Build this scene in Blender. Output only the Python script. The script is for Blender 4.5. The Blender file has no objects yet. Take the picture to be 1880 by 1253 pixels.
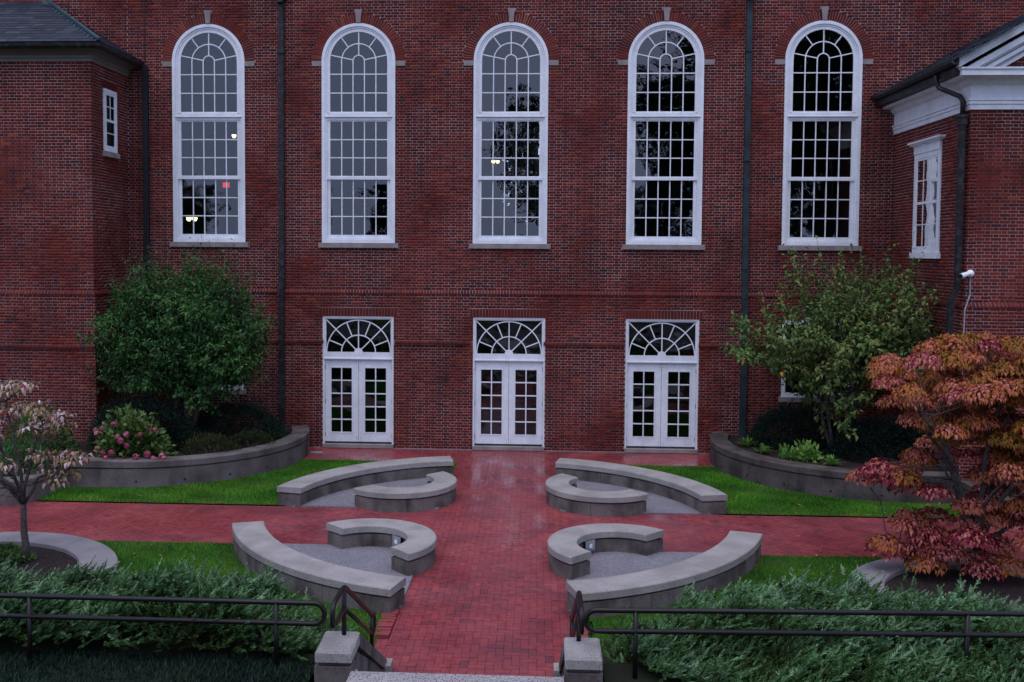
import bpy, bmesh, math, random
import numpy as np
from mathutils import Matrix, Vector, Euler
R = math.radians
rng = np.random.default_rng(7)
random.seed(7)
sc = bpy.context.scene
col = sc.collection

# ------------------------------------------------------------------ camera
FPX, YAW, PIT, ROL = 1809.325, -0.0517, 0.04787, 0.00622
CAM = (0.6737, -24.1424, 4.8866); PX, PY = 892.04, 549.61
W0, H0 = 1880.0, 1253.0
cd = bpy.data.cameras.new('camera'); cam = bpy.data.objects.new('camera', cd); col.objects.link(cam)
sy, cy_, sp, cp, sr, cr = math.sin(YAW), math.cos(YAW), math.sin(PIT), math.cos(PIT), math.sin(ROL), math.cos(ROL)
fw = Vector((sy*cp, cy_*cp, -sp)); rt = Vector((cy_, -sy, 0)); up = rt.cross(fw)
r2 = cr*rt + sr*up; u2 = -sr*rt + cr*up
M = Matrix((r2, u2, -fw)).transposed().to_4x4(); M.translation = CAM
cam.matrix_world = M
cd.sensor_fit = 'HORIZONTAL'; cd.sensor_width = 36.0
cd.lens = FPX/W0*36.0
cd.shift_x = (W0/2 - PX)/W0; cd.shift_y = (PY - H0/2)/W0
cd.clip_start = 0.1; cd.clip_end = 3000
sc.camera = cam

# ------------------------------------------------------------------ sky and sun (dusk, overcast)
SUN_EL, SUN_AZ = R(72), R(195)
wd = bpy.data.worlds.new('World'); sc.world = wd; wd.use_nodes = True
nt = wd.node_tree; bg = nt.nodes['Background']
sky = nt.nodes.new('ShaderNodeTexSky'); sky.sky_type = 'NISHITA'; sky.sun_disc = False
sky.sun_elevation = SUN_EL; sky.sun_rotation = SUN_AZ; sky.air_density = 1.0; sky.dust_density = 2.0; sky.ozone_density = 3.0
mx = nt.nodes.new('ShaderNodeMix'); mx.data_type = 'RGBA'; mx.inputs['Factor'].default_value = 0.93
tc = nt.nodes.new('ShaderNodeTexCoord'); cn = nt.nodes.new('ShaderNodeTexNoise'); cn.inputs['Scale'].default_value = 2.6; cn.inputs['Detail'].default_value = 5
cr_ = nt.nodes.new('ShaderNodeValToRGB'); cr_.color_ramp.elements[0].position = .3; cr_.color_ramp.elements[1].position = .7
cr_.color_ramp.elements[0].color = (4.4, 5.5, 9.2, 1); cr_.color_ramp.elements[1].color = (6.0, 6.8, 10.4, 1)     # even cloud cover, cold dusk grey
nt.links.new(tc.outputs['Generated'], cn.inputs['Vector']); nt.links.new(cn.outputs['Fac'], cr_.inputs['Fac']); nt.links.new(cr_.outputs['Color'], mx.inputs['B'])
nt.links.new(sky.outputs['Color'], mx.inputs['A']); nt.links.new(mx.outputs['Result'], bg.inputs['Color'])
bg.inputs['Strength'].default_value = 0.10
sl = bpy.data.lights.new('sun', 'SUN'); so = bpy.data.objects.new('sun', sl); col.objects.link(so)
sl.energy = 1.2; sl.angle = R(60); sl.color = (1.0, 0.96, 0.96)
so.location = (0, -20, 40)
dv = Vector((math.sin(SUN_AZ)*math.cos(SUN_EL), math.cos(SUN_AZ)*math.cos(SUN_EL), math.sin(SUN_EL)))
so.rotation_euler = dv.to_track_quat('Z', 'Y').to_euler()
vs = sc.view_settings
vs.view_transform = 'Standard'; vs.look = 'None'; vs.gamma = 1; vs.use_curve_mapping = False
vs.exposure = 0.55
sc.render.engine = 'CYCLES'
sc.cycles.use_denoising = True
sc.cycles.max_bounces = 8; sc.cycles.diffuse_bounces = 2; sc.cycles.glossy_bounces = 4; sc.cycles.transparent_max_bounces = 12
sc.cycles.sample_clamp_indirect = 6

# ------------------------------------------------------------------ object helpers
def obj(name, me, mat=None, parent=None, loc=None, label=None, cat=None, group=None, kind=None):
    o = bpy.data.objects.new(name, me); col.objects.link(o)
    if mat is not None and me is not None and not me.materials: me.materials.append(mat)
    if loc is not None: o.location = loc
    if parent is not None:
        o.parent = parent
        o.matrix_parent_inverse = Matrix.Translation(-Vector(parent.get('_w', (0, 0, 0))))
    if label: o['label'] = label
    if cat: o['category'] = cat
    if group: o['group'] = group
    if kind: o['kind'] = kind
    return o
THINGS = []
def thing(name, loc, label, cat, group=None, kind=None):
    o = obj(name, None, loc=loc, label=label, cat=cat, group=group, kind=kind)
    o['_w'] = tuple(float(v) for v in loc); THINGS.append(o)
    return o

class MB:
    """collects geometry, one mesh at the end"""
    def __init__(s): s.v = []; s.f = []; s.t = []; s.n = 0
    def add(s, vs_, fs, tone=0.5):
        k = s.n; vs_ = [tuple(v) for v in vs_]
        s.v += vs_; s.n += len(vs_)
        for f in fs: s.f.append(tuple(i+k for i in f)); s.t.append(tone)
    def box(s, x0, x1, y0, y1, z0, z1, tone=0.5):
        s.add([(x0,y0,z0),(x1,y0,z0),(x1,y1,z0),(x0,y1,z0),(x0,y0,z1),(x1,y0,z1),(x1,y1,z1),(x0,y1,z1)],
              [(0,3,2,1),(4,5,6,7),(0,1,5,4),(1,2,6,5),(2,3,7,6),(3,0,4,7)], tone)
    def tube(s, pts, rad, sides=8, tone=0.5, caps=True):
        pts = [Vector(p) for p in pts]; n = len(pts)
        if not hasattr(rad, '__len__'): rad = [rad]*n
        d0 = (pts[1]-pts[0]).normalized()
        a = Vector((0,0,1)) if abs(d0.z) < .9 else Vector((1,0,0))
        e = d0.cross(a).normalized(); vv = []
        for i in range(n):
            d = (pts[min(i+1,n-1)]-pts[max(i-1,0)])
            d = d.normalized() if d.length > 1e-9 else d0
            e = (e - d*e.dot(d)); e = e.normalized() if e.length > 1e-6 else d.orthogonal().normalized()
            g = d.cross(e)
            sc_ = 1.0
            if 0 < i < n-1:
                c_ = (pts[i]-pts[i-1]).normalized().dot((pts[i+1]-pts[i]).normalized())
                sc_ = 1/max(.5, math.sqrt(max(0.05,(1+c_)/2)))
            for k in range(sides):
                an = 2*math.pi*k/sides
                vv.append(pts[i] + (e*math.cos(an)+g*math.sin(an))*rad[i]*(1 if sides > 4 else 1)*1.0)
        ff = []
        for i in range(n-1):
            for k in range(sides):
                k2 = (k+1) % sides
                ff.append((i*sides+k, i*sides+k2, (i+1)*sides+k2, (i+1)*sides+k))
        if caps:
            ff.append(tuple(range(sides-1,-1,-1))); ff.append(tuple(range((n-1)*sides, n*sides)))
        s.add(vv, ff, tone)
    def prism(s, poly, y0, y1, tone=0.5):
        """polygon in XZ (counter-clockwise seen from -Y) extruded y0 (front) .. y1"""
        n = len(poly)
        s.add([(x,y0,z) for x,z in poly]+[(x,y1,z) for x,z in poly],
              [tuple(range(n)), tuple(range(2*n-1,n-1,-1))]+[((i+1)%n, i, i+n, (i+1)%n+n) for i in range(n)], tone)
    def slab(s, poly, z0, z1, tone=0.5):
        """polygon in XY (ccw) extruded z0..z1"""
        n = len(poly)
        s.add([(x,y,z0) for x,y in poly]+[(x,y,z1) for x,y in poly],
              [tuple(range(n-1,-1,-1)), tuple(range(n,2*n))]+[(i,(i+1)%n,(i+1)%n+n,i+n) for i in range(n)], tone)
    def band(s, pts, w0, w1, y0, y1, closed=False, tone=0.5):
        """mitred strip along an XZ polyline, from offset w0 to w1 to its left, depth y0..y1"""
        n = len(pts); P = [Vector((p[0], p[1])) for p in pts]; L = []; Q = []
        for i in range(n):
            if closed: a = P[i]-P[i-1]; b = P[(i+1)%n]-P[i]
            else:
                a = P[i]-P[i-1] if i > 0 else P[1]-P[0]
                b = P[i+1]-P[i] if i < n-1 else P[-1]-P[-2]
            a.normalize(); b.normalize()
            na = Vector((-a.y,a.x)); nb = Vector((-b.y,b.x)); m = (na+nb); m.normalize()
            k = 1/max(.35, m.dot(na)); L.append(P[i]+m*w0*k); Q.append(P[i]+m*w1*k)
        m_ = n if closed else n-1
        vv = []
        for i in range(n):
            vv += [(L[i].x,y0,L[i].y),(Q[i].x,y0,Q[i].y),(Q[i].x,y1,Q[i].y),(L[i].x,y1,L[i].y)]
        ff = []
        for i in range(m_):
            j = (i+1) % n
            for a,b in ((0,1),(1,2),(2,3),(3,0)): ff.append((i*4+a, i*4+b, j*4+b, j*4+a))
        if not closed: ff += [(3,2,1,0), ((n-1)*4,(n-1)*4+1,(n-1)*4+2,(n-1)*4+3)]
        s.add(vv, ff, tone)
    def mesh(s, name, mat=None, smooth=False, tone=False, fix=True):
        me = bpy.data.meshes.new(name); me.from_pydata(s.v, [], s.f)
        if tone:
            at = me.attributes.new('tone', 'FLOAT', 'FACE'); at.data.foreach_set('value', np.array(s.t, dtype=np.float32))
        if fix:
            bm = bmesh.new(); bm.from_mesh(me); bmesh.ops.recalc_face_normals(bm, faces=bm.faces); bm.to_mesh(me); bm.free()
        if smooth:
            me.polygons.foreach_set('use_smooth', [True]*len(me.polygons))
        me.update()
        if mat: me.materials.append(mat)
        return me

def np_mesh(name, V, F, mat, tone=None, smooth=False):
    """V (n,3), F (m,k) all same k"""
    me = bpy.data.meshes.new(name); V = np.asarray(V, np.float32); F = np.asarray(F, np.int32); k = F.shape[1]
    me.vertices.add(len(V)); me.vertices.foreach_set('co', V.ravel())
    me.loops.add(F.size); me.loops.foreach_set('vertex_index', F.ravel())
    me.polygons.add(len(F)); me.polygons.foreach_set('loop_start', np.arange(0, F.size, k, dtype=np.int32))
    if smooth: me.polygons.foreach_set('use_smooth', np.ones(len(F), bool))
    if tone is not None:
        at = me.attributes.new('tone', 'FLOAT', 'FACE'); at.data.foreach_set('value', np.asarray(tone, np.float32))
    me.update(calc_edges=True); me.validate()
    if mat: me.materials.append(mat)
    return me

# ------------------------------------------------------------------ materials
def mat(name, base, rough=0.6, spec=0.4, var=None, scale=6, var2=None, scale2=40, bump=0.0, bscale=60, tone=None, coat=0.0,
        rvar=None, streak=None, transl=0.0, metal=0.0, coords='Object', rscale=1.2):
    m = bpy.data.materials.new(name); m.use_nodes = True; n = m.node_tree; N = n.nodes; L = n.links
    p = N['Principled BSDF']; p.inputs['Roughness'].default_value = rough
    p.inputs['Specular IOR Level'].default_value = spec; p.inputs['Metallic'].default_value = metal
    if coat: p.inputs['Coat Weight'].default_value = coat; p.inputs['Coat Roughness'].default_value = 0.12
    gm = N.new('ShaderNodeNewGeometry')
    src = None
    if tone:
        at = N.new('ShaderNodeAttribute'); at.attribute_name = 'tone'
        rp = N.new('ShaderNodeValToRGB'); e = rp.color_ramp.elements
        while len(e) < len(tone): e.new(0.5)
        for i,(pos,c) in enumerate(tone): e[i].position = pos; e[i].color = (*c,1)
        L.new(at.outputs['Fac'], rp.inputs['Fac']); src = rp.outputs['Color']
    def mixin(src, colr, sc_, lo=.4, hi=.65, det=4):
        tx = N.new('ShaderNodeTexNoise'); tx.inputs['Scale'].default_value = sc_; tx.inputs['Detail'].default_value = det
        L.new(gm.outputs['Position'], tx.inputs['Vector'])
        mr = N.new('ShaderNodeMapRange'); mr.inputs['From Min'].default_value = lo; mr.inputs['From Max'].default_value = hi
        L.new(tx.outputs['Fac'], mr.inputs['Value'])
        mm = N.new('ShaderNodeMix'); mm.data_type = 'RGBA'; L.new(mr.outputs['Result'], mm.inputs['Factor'])
        if src is None: mm.inputs['A'].default_value = (*base,1)
        else: L.new(src, mm.inputs['A'])
        if isinstance(colr, (int,float)):
            hs = N.new('ShaderNodeHueSaturation'); hs.inputs['Value'].default_value = colr
            if src is None: hs.inputs['Color'].default_value = (*base,1)
            else: L.new(src, hs.inputs['Color'])
            L.new(hs.outputs['Color'], mm.inputs['B'])
        else: mm.inputs['B'].default_value = (*colr,1)
        return mm.outputs['Result']
    if var is not None: src = mixin(src, var, scale)
    if var2 is not None: src = mixin(src, var2, scale2, .5, .62, 2)
    if streak:
        vm = N.new('ShaderNodeVectorMath'); vm.operation = 'MULTIPLY'; vm.inputs[1].default_value = (streak[1], streak[1], streak[2]); L.new(gm.outputs['Position'], vm.inputs[0])
        tx = N.new('ShaderNodeTexNoise'); tx.inputs['Scale'].default_value = 1; tx.inputs['Detail'].default_value = 3; L.new(vm.outputs['Vector'], tx.inputs['Vector'])
        mr = N.new('ShaderNodeMapRange'); mr.inputs['From Min'].default_value = .50; mr.inputs['From Max'].default_value = .72; mr.inputs['To Max'].default_value = streak[3]; L.new(tx.outputs['Fac'], mr.inputs['Value'])
        mm = N.new('ShaderNodeMix'); mm.data_type = 'RGBA'; L.new(mr.outputs['Result'], mm.inputs['Factor']); mm.inputs['B'].default_value = (*streak[0],1)
        if src is None: mm.inputs['A'].default_value = (*base,1)
        else: L.new(src, mm.inputs['A'])
        src = mm.outputs['Result']
    if src is None: p.inputs['Base Color'].default_value = (*base,1)
    else: L.new(src, p.inputs['Base Color'])
    if rvar:
        tx = N.new('ShaderNodeTexNoise'); tx.inputs['Scale'].default_value = rscale; tx.inputs['Detail'].default_value = 3
        L.new(gm.outputs['Position'], tx.inputs['Vector'])
        mr = N.new('ShaderNodeMapRange'); mr.inputs['From Min'].default_value = .35; mr.inputs['From Max'].default_value = .65
        mr.inputs['To Min'].default_value = rvar[0]; mr.inputs['To Max'].default_value = rvar[1]
        L.new(tx.outputs['Fac'], mr.inputs['Value']); L.new(mr.outputs['Result'], p.inputs['Roughness'])
    if bump:
        tx = N.new('ShaderNodeTexNoise'); tx.inputs['Scale'].default_value = bscale; tx.inputs['Detail'].default_value = 4
        L.new(gm.outputs['Position'], tx.inputs['Vector'])
        b = N.new('ShaderNodeBump'); b.inputs['Strength'].default_value = bump; b.inputs['Distance'].default_value = 0.01
        L.new(tx.outputs['Fac'], b.inputs['Height']); L.new(b.outputs['Normal'], p.inputs['Normal'])
    if transl:
        tr = N.new('ShaderNodeBsdfTranslucent')
        if src is None: tr.inputs['Color'].default_value = (*base,1)
        else: L.new(src, tr.inputs['Color'])
        ms = N.new('ShaderNodeMixShader'); ms.inputs['Fac'].default_value = transl
        L.new(p.outputs['BSDF'], ms.inputs[1]); L.new(tr.outputs['BSDF'], ms.inputs[2])
        L.new(ms.outputs['Shader'], N['Material Output'].inputs['Surface'])
    return m

BR = [(0.0,(.045,.022,.026)),(0.14,(.070,.023,.024)),(0.30,(.108,.022,.019)),(0.62,(.156,.025,.019)),(0.85,(.202,.035,.022)),(1.0,(.250,.056,.027))]
M = {}
M['brick'] = mat('fired_brick', (.15,.035,.035), .85, .08, tone=BR, streak=((.045,.016,.018),1.6,.35,.55), var=.72, scale=.55, var2=.8, scale2=90, bump=.35, bscale=160)
M['mortar'] = mat('lime_mortar', (.40,.29,.265), .9, .05, var=(.165,.07,.058), scale=.7, var2=.8, scale2=30, bump=.3, bscale=120)
M['white'] = mat('white_paint', (.74,.75,.77), .45, .3, var=.90, scale=3, streak=((.52,.52,.53),2.6,.5,.45), var2=.93, scale2=14, bump=.05, bscale=25)
M['stone'] = mat('cut_limestone', (.29,.245,.23), .85, .1, var=.75, scale=4, var2=.85, scale2=60, bump=.2, bscale=120)
M['slate'] = mat('roof_slate', (.10,.12,.16), .55, .25, tone=[(0,(.012,.017,.027)),(.5,(.022,.028,.042)),(1,(.045,.052,.068))], var=.8, scale=9, bump=.3, bscale=60)
M['copper'] = mat('verdigris_copper', (.035,.075,.085), .5, .3, var=(.025,.045,.055), scale=5, bump=.1, bscale=30)
M['bronze'] = mat('brown_painted_metal', (.018,.013,.014), .5, .3, var=.7, scale=5, var2=(.030,.034,.038), scale2=9)
M['pipe_green'] = mat('weathered_copper_pipe', (.018,.040,.047), .5, .3, var=(.014,.018,.022), scale=4, bump=.1)
M['rail'] = mat('dark_brown_enamel', (.008,.005,.005), .38, .28, var=.7, scale=12, bump=.05, bscale=80)
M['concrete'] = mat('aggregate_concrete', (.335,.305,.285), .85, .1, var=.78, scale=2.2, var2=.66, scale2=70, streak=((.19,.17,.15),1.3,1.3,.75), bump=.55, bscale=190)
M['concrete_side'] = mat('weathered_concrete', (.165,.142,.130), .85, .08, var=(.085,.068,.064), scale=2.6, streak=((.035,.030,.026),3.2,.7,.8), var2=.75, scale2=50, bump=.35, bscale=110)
M['planter'] = mat('stained_planter_concrete', (.150,.128,.120), .85, .08, var=(.085,.068,.066), scale=1.6, streak=((.035,.030,.028),2.4,.6,.75), var2=.75, scale2=40, bump=.3, bscale=90)
M['planter_dark'] = mat('dark_stained_concrete', (.105,.088,.080), .85, .08, var=(.055,.045,.040), scale=1.9, var2=.7, scale2=40, streak=((.020,.018,.016),2.2,.6,.9), bump=.35, bscale=90)
M['kerb'] = mat('smooth_kerb_concrete', (.235,.212,.215), .8, .15, var=.78, scale=2.2, var2=.8, scale2=60, bump=.2, bscale=120)
M['pebble'] = mat('pebble_paving', (.22,.205,.225), .7, .4, var=.85, scale=2, var2=(.07,.065,.075), scale2=70, bump=1.0, bscale=120)
M['speckle'] = mat('terrazzo_step', (.33,.30,.285), .7, .15, var=.85, scale=2, var2=(.06,.05,.06), scale2=75, bump=.3, bscale=150)
PV = [(0.0,(.15,.040,.050)),(0.2,(.208,.042,.049)),(0.5,(.252,.047,.052)),(0.85,(.280,.053,.054)),(1.0,(.315,.068,.062))]
M['paver'] = mat('wet_clay_paver', (.27,.045,.055), .3, .45, tone=PV, var=.86, scale=1.1, var2=.82, scale2=8, bump=.14, bscale=30, rvar=(.10,.58), rscale=.8, streak=((.12,.028,.040),1.1,1.1,.6))
M['sand'] = mat('joint_sand', (.10,.022,.028), .9, .1, var=.7, scale=8)
M['soil'] = mat('dark_mulch', (.020,.013,.014), .95, .15, var=.5, scale=14, var2=(.045,.03,.025), scale2=40, bump=1, bscale=50)
M['turf'] = mat('turf_soil', (.030,.060,.010), .95, .1, var=(.02,.045,.01), scale=4, bump=.6, bscale=60)
M['bank'] = mat('shaded_bank_mulch', (.016,.016,.010), .95, .1, var=(.010,.016,.008), scale=3, bump=.8, bscale=50)  # mulch under the junipers, also darkened for shade on the bank
M['grass_shaded'] = mat('shade_toned_grass', (.01,.03,.02), .6, .2, tone=[(0,(.006,.018,.012)),(.6,(.012,.034,.020)),(1,(.03,.05,.022))], var=.6, scale=1.2)  # darker copy of the grass, shade put into the blade colour
GR = [(0,(.030,.105,.010)),(.35,(.060,.230,.015)),(.7,(.105,.31,.022)),(1,(.29,.32,.06))]
M['grass'] = mat('grass_blade', (.05,.15,.015), .6, .12, tone=GR, var=.65, scale=.9, transl=.2)
M['road'] = mat('asphalt', (.05,.05,.052), .85, .3, var=.8, scale=2, bump=.4, bscale=120)
M['pavement'] = mat('street_pavement', (.22,.21,.21), .85, .3, var=.85, scale=2)
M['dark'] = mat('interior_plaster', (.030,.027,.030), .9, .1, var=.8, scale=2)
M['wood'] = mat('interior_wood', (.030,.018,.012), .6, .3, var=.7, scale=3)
M['blind_screen'] = mat('grey_blind_screen', (.10,.10,.12), .9, .1, var=.85, scale=5)  # blind of the hooded window, and the added screens over far windows
M['black'] = mat('black_plastic', (.012,.012,.014), .4, .4, var=.8, scale=20)
M['plate'] = mat('zinc_plate', (.26,.28,.31), .45, .5, var=.7, scale=12)
M['cam_white'] = mat('camera_shell', (.80,.80,.80), .3, .5, var=.95, scale=30)
M['bark'] = mat('tree_bark', (.045,.032,.030), .9, .2, var=(.09,.075,.07), scale=22, bump=.8, bscale=60)
M['leaf_green'] = mat('viburnum_leaf', (.03,.08,.02), .6, .12, tone=[(0,(.016,.044,.012)),(.45,(.034,.100,.026)),(.8,(.066,.150,.036)),(1,(.13,.13,.030))], transl=.15)
M['leaf_lime'] = mat('pale_green_leaf', (.05,.09,.02), .6, .12, tone=[(0,(.024,.058,.016)),(.35,(.058,.120,.032)),(.7,(.115,.175,.048)),(.96,(.19,.19,.06)),(1,(.55,.22,.02))], transl=.18)
M['leaf_red'] = mat('autumn_dogwood_leaf', (.2,.06,.03), .6, .12, tone=[(0,(.14,.095,.014)),(.22,(.24,.115,.018)),(.45,(.36,.105,.028)),(.60,(.42,.115,.070)),(.70,(.48,.17,.15)),(.82,(.26,.030,.042)),(1,(.12,.008,.020))], transl=.2)
M['leaf_pink'] = mat('fading_dogwood_leaf', (.3,.2,.18), .6, .12, tone=[(0,(.12,.10,.03)),(.3,(.25,.18,.07)),(.55,(.42,.26,.23)),(.85,(.58,.44,.44)),(.96,(.64,.54,.55)),(1,(.30,.04,.05))], transl=.2)
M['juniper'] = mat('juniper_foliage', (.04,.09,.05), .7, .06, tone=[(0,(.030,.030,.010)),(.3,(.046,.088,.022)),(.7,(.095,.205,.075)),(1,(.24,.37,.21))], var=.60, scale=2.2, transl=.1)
M['yew'] = mat('yew_foliage', (.006,.016,.010), .6, .2, tone=[(0,(.004,.011,.007)),(.7,(.010,.026,.016)),(1,(.020,.045,.024))])
M['hydrangea'] = mat('hydrangea_leaf', (.06,.13,.02), .45, .4, tone=[(0,(.018,.050,.012)),(.4,(.050,.110,.020)),(.8,(.100,.165,.032)),(1,(.17,.16,.04))], transl=.18)
M['petal'] = mat('pink_petal', (.40,.085,.13), .6, .2, tone=[(0,(.20,.03,.06)),(.6,(.42,.085,.14)),(1,(.55,.22,.25))], transl=.2)
M['lowshrub'] = mat('yellowish_shrub_leaf', (.04,.05,.01), .6, .2, tone=[(0,(.010,.018,.006)),(.6,(.030,.042,.012)),(1,(.095,.085,.02))], transl=.1)
M['tuft'] = mat('lily_leaf', (.07,.16,.02), .45, .3, tone=[(0,(.06,.15,.03)),(.6,(.12,.28,.045)),(1,(.25,.34,.07))], transl=.25)
M['street_leaf'] = mat('street_tree_leaf', (.02,.04,.015), .7, .2, tone=[(0,(.008,.016,.008)),(1,(.030,.050,.02))], transl=.1)

def glow(name, colr, s):
    m = bpy.data.materials.new(name); m.use_nodes = True; N = m.node_tree.nodes
    p = N['Principled BSDF']; p.inputs['Base Color'].default_value = (*colr,1)
    p.inputs['Emission Color'].default_value = (*colr,1); p.inputs['Emission Strength'].default_value = s
    return m
M['lamp'] = glow('lit_lamp_glass', (1,.90,.45), 2.0); M['exit'] = glow('lit_red_sign', (1,.05,.06), .6)

def glass_mat():
    m = bpy.data.materials.new('window_glass'); m.use_nodes = True; N = m.node_tree.nodes; L = m.node_tree.links
    N.remove(N['Principled BSDF'])
    tr = N.new('ShaderNodeBsdfTransparent'); tr.inputs['Color'].default_value = (.86,.89,.88,1)
    gl = N.new('ShaderNodeBsdfGlossy'); gl.inputs['Roughness'].default_value = 0.0
    fr = N.new('ShaderNodeFresnel'); fr.inputs['IOR'].default_value = 1.52
    mu = N.new('ShaderNodeMath'); mu.operation = 'MULTIPLY'; mu.inputs[1].default_value = 2.4; mu.use_clamp = True
    gm = N.new('ShaderNodeNewGeometry'); tx = N.new('ShaderNodeTexNoise'); tx.inputs['Scale'].default_value = 2.2; tx.inputs['Detail'].default_value = 1
    b = N.new('ShaderNodeBump'); b.inputs['Strength'].default_value = .25; b.inputs['Distance'].default_value = .02
    L.new(gm.outputs['Position'], tx.inputs['Vector']); L.new(tx.outputs['Fac'], b.inputs['Height']); L.new(b.outputs['Normal'], gl.inputs['Normal'])
    ms = N.new('ShaderNodeMixShader')
    L.new(fr.outputs['Fac'], mu.inputs[0]); L.new(mu.outputs[0], ms.inputs['Fac'])
    L.new(tr.outputs['BSDF'], ms.inputs[1]); L.new(gl.outputs['BSDF'], ms.inputs[2])
    L.new(ms.outputs['Shader'], N['Material Output'].inputs['Surface'])
    return m
M['glass'] = glass_mat()

# ------------------------------------------------------------------ ground, lawns, berm
def sheet(name, poly, z, m, thick=0.3, kind='structure'):
    b = MB(); b.slab(poly, z-thick, z); return obj(name, b.mesh(name, m), kind=kind)
b = MB(); b.add([(-600,-600,-.06),(600,-600,-.06),(600,600,-.06),(-600,600,-.06)], [(0,1,2,3)])
obj('ground', b.mesh('ground', M['turf']), kind='structure')

CX, CYC, BH = 0.0, -6.89, 0.37           # centre of the ring of benches, bench height
PATH_W = 1.15; CROSS = (-8.15, -5.72)
def ss(a, b_, x): t = np.clip((x-a)/(b_-a), 0, 1); return t*t*(3-2*t)
def gz(x, y):
    """ground height"""
    st = -13.05+1.35*ss(1.75, 2.4, np.abs(x))
    t = np.clip((st-y)/(14.75+st), 0, 1); return 0.86*t*t*(3-2*t)
def inside_planter(x, y): return ((np.abs(x)-8.0)**2+(y+1.3)**2 < 3.3**2) | ((np.abs(x) > 8) & (y > -4.7)) | ((np.abs(x) > 8.95) & (y > -6.2))
def in_bench(x, y):
    ax = np.abs(x); far = y > CYC
    r_f = np.hypot(ax-.31, y+6.54); r_n = np.hypot(ax, y+6.84)
    return np.where(far, (r_f < 4.1), (r_n < 4.58))
def on_lawn(x, y):
    ax = np.abs(x)
    far = (y > CROSS[1]+.05) & (y < -1.6) & (ax < 9.0)
    near = (y < CROSS[0]-.06) & (y > -18.3) & (ax > PATH_W+.14) & (ax < 12)
    ok = (far | near) & ~inside_planter(x, y) & ~in_bench(x, y) & (ax > PATH_W)
    kl = np.where(x < 0, np.hypot(x+7.9, y+10.4) < 2.33, np.hypot(x-7.1, y+10.2) < 1.9)
    return ok & ~kl
# lawn sheets follow the ground
def grid_sheet(name, x0, x1, y0, y1, nx, ny, m, dz=0.012):
    xs = np.linspace(x0, x1, nx); ys = np.linspace(y0, y1, ny)
    X, Y = np.meshgrid(xs, ys); Z = gz(X, Y)+dz
    V = np.stack([X, Y, Z], -1).reshape(-1, 3); F = []
    for j in range(ny-1):
        for i in range(nx-1): F.append((j*nx+i, j*nx+i+1, (j+1)*nx+i+1, (j+1)*nx+i))
    return obj(name, np_mesh(name, V, F, m), kind='structure')
grid_sheet('lawn_far_left', -9.0, -PATH_W-.03, CROSS[1]+.04, -1.56, 10, 8, M['turf'])
grid_sheet('lawn_far_right', PATH_W+.03, 9.0, CROSS[1]+.04, -1.56, 10, 8, M['turf'])
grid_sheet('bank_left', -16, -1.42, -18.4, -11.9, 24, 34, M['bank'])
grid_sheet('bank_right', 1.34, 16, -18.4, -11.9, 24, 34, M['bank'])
grid_sheet('lawn_strip_left', -16, -1.42, -11.9, CROSS[0]-.05, 6, 4, M['turf'])
grid_sheet('lawn_strip_right', 1.34, 16, -11.9, CROSS[0]-.05, 6, 4, M['turf'])
for sx, n in ((-1, 'lawn_near_left'), (1, 'lawn_near_right')):
    b = MB(); b.box(min(sx*1.17, sx*1.44), max(sx*1.17, sx*1.44), -11.95, -11.0, -.05, .012); obj(n, b.mesh(n, M['turf']), kind='structure')
# street side behind the camera
b = MB(); b.box(-60, 60, -22.0, -18.38, -.1, .88); obj('street_pavement', b.mesh('street_pavement', M['pavement']), kind='structure')
b = MB(); b.box(-80, 80, -33.0, -21.99, -.1, .74); obj('road', b.mesh('road', M['road']), kind='structure')
b = MB(); b.box(-80, 80, -120.0, -32.98, -.1, .86); obj('park_ground', b.mesh('park_ground', M['turf']), kind='structure')
b = MB(); b.box(-1.41, 1.33, -18.37, -15.62, -.1, .985); obj('upper_landing', b.mesh('upper_landing', M['pavement']), kind='structure')

# grass blades
def blades(name, n, x0, x1, y0, y1, hmin, hmax, label, wmul=1.0, m_='grass'):
    x = rng.uniform(x0, x1, n*2); y = rng.uniform(y0, y1, n*2); k = on_lawn(x, y)
    thin = np.sin(x*2.7+np.sin(y*3.1))*np.sin(y*3.3+np.sin(x*1.7)*2)+rng.normal(0,.25,len(x)) > .82; k &= ~(thin & (rng.random(len(x)) < .75))
    x = x[k][:n]; y = y[k][:n]; n = len(x)
    z = gz(x, y)+.008; h = rng.uniform(hmin, hmax, n)*(.75+.5*np.sin(x*2.1+y*1.7)*np.sin(x*.9-y*2.3)*.5+.2); a = rng.uniform(0, 2*np.pi, n)
    w = h*rng.uniform(.09, .16, n)*wmul; lean = h*rng.uniform(.1, .8, n); la = rng.uniform(0, 2*np.pi, n)
    V = np.empty((n, 3, 3)); V[:,0] = np.stack([x-w*np.cos(a), y-w*np.sin(a), z], -1); V[:,1] = np.stack([x+w*np.cos(a), y+w*np.sin(a), z], -1)
    V[:,2] = np.stack([x+lean*np.cos(la), y+lean*np.sin(la), z+h], -1)
    edge = np.exp(-np.abs(y-CROSS[1])/.25)*(y > CROSS[1])
    tone = np.clip(.42+.20*np.sin(x*1.3+np.sin(y*2))*np.sin(y*1.9+1)+.16*np.sin(x*4.1+y*2.3)*np.sin(y*5.2-x)+rng.normal(0, .19, n)+.40*edge, 0, 1)
    F = np.arange(n*3).reshape(n, 3)
    return obj(name, np_mesh(name, V.reshape(-1, 3), F, M[m_], tone), kind='stuff', label=label, cat='grass')
blades('grass', 62000, -9, -1.1, -5.7, -1.5, .025, .06, 'short green grass between planter wall and side path, beside the curved benches at left')
blades('grass', 62000, 1.1, 9, -5.7, -1.5, .025, .06, 'short green grass below the stained planter wall with weep holes, before the lime-leaved tree')
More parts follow.
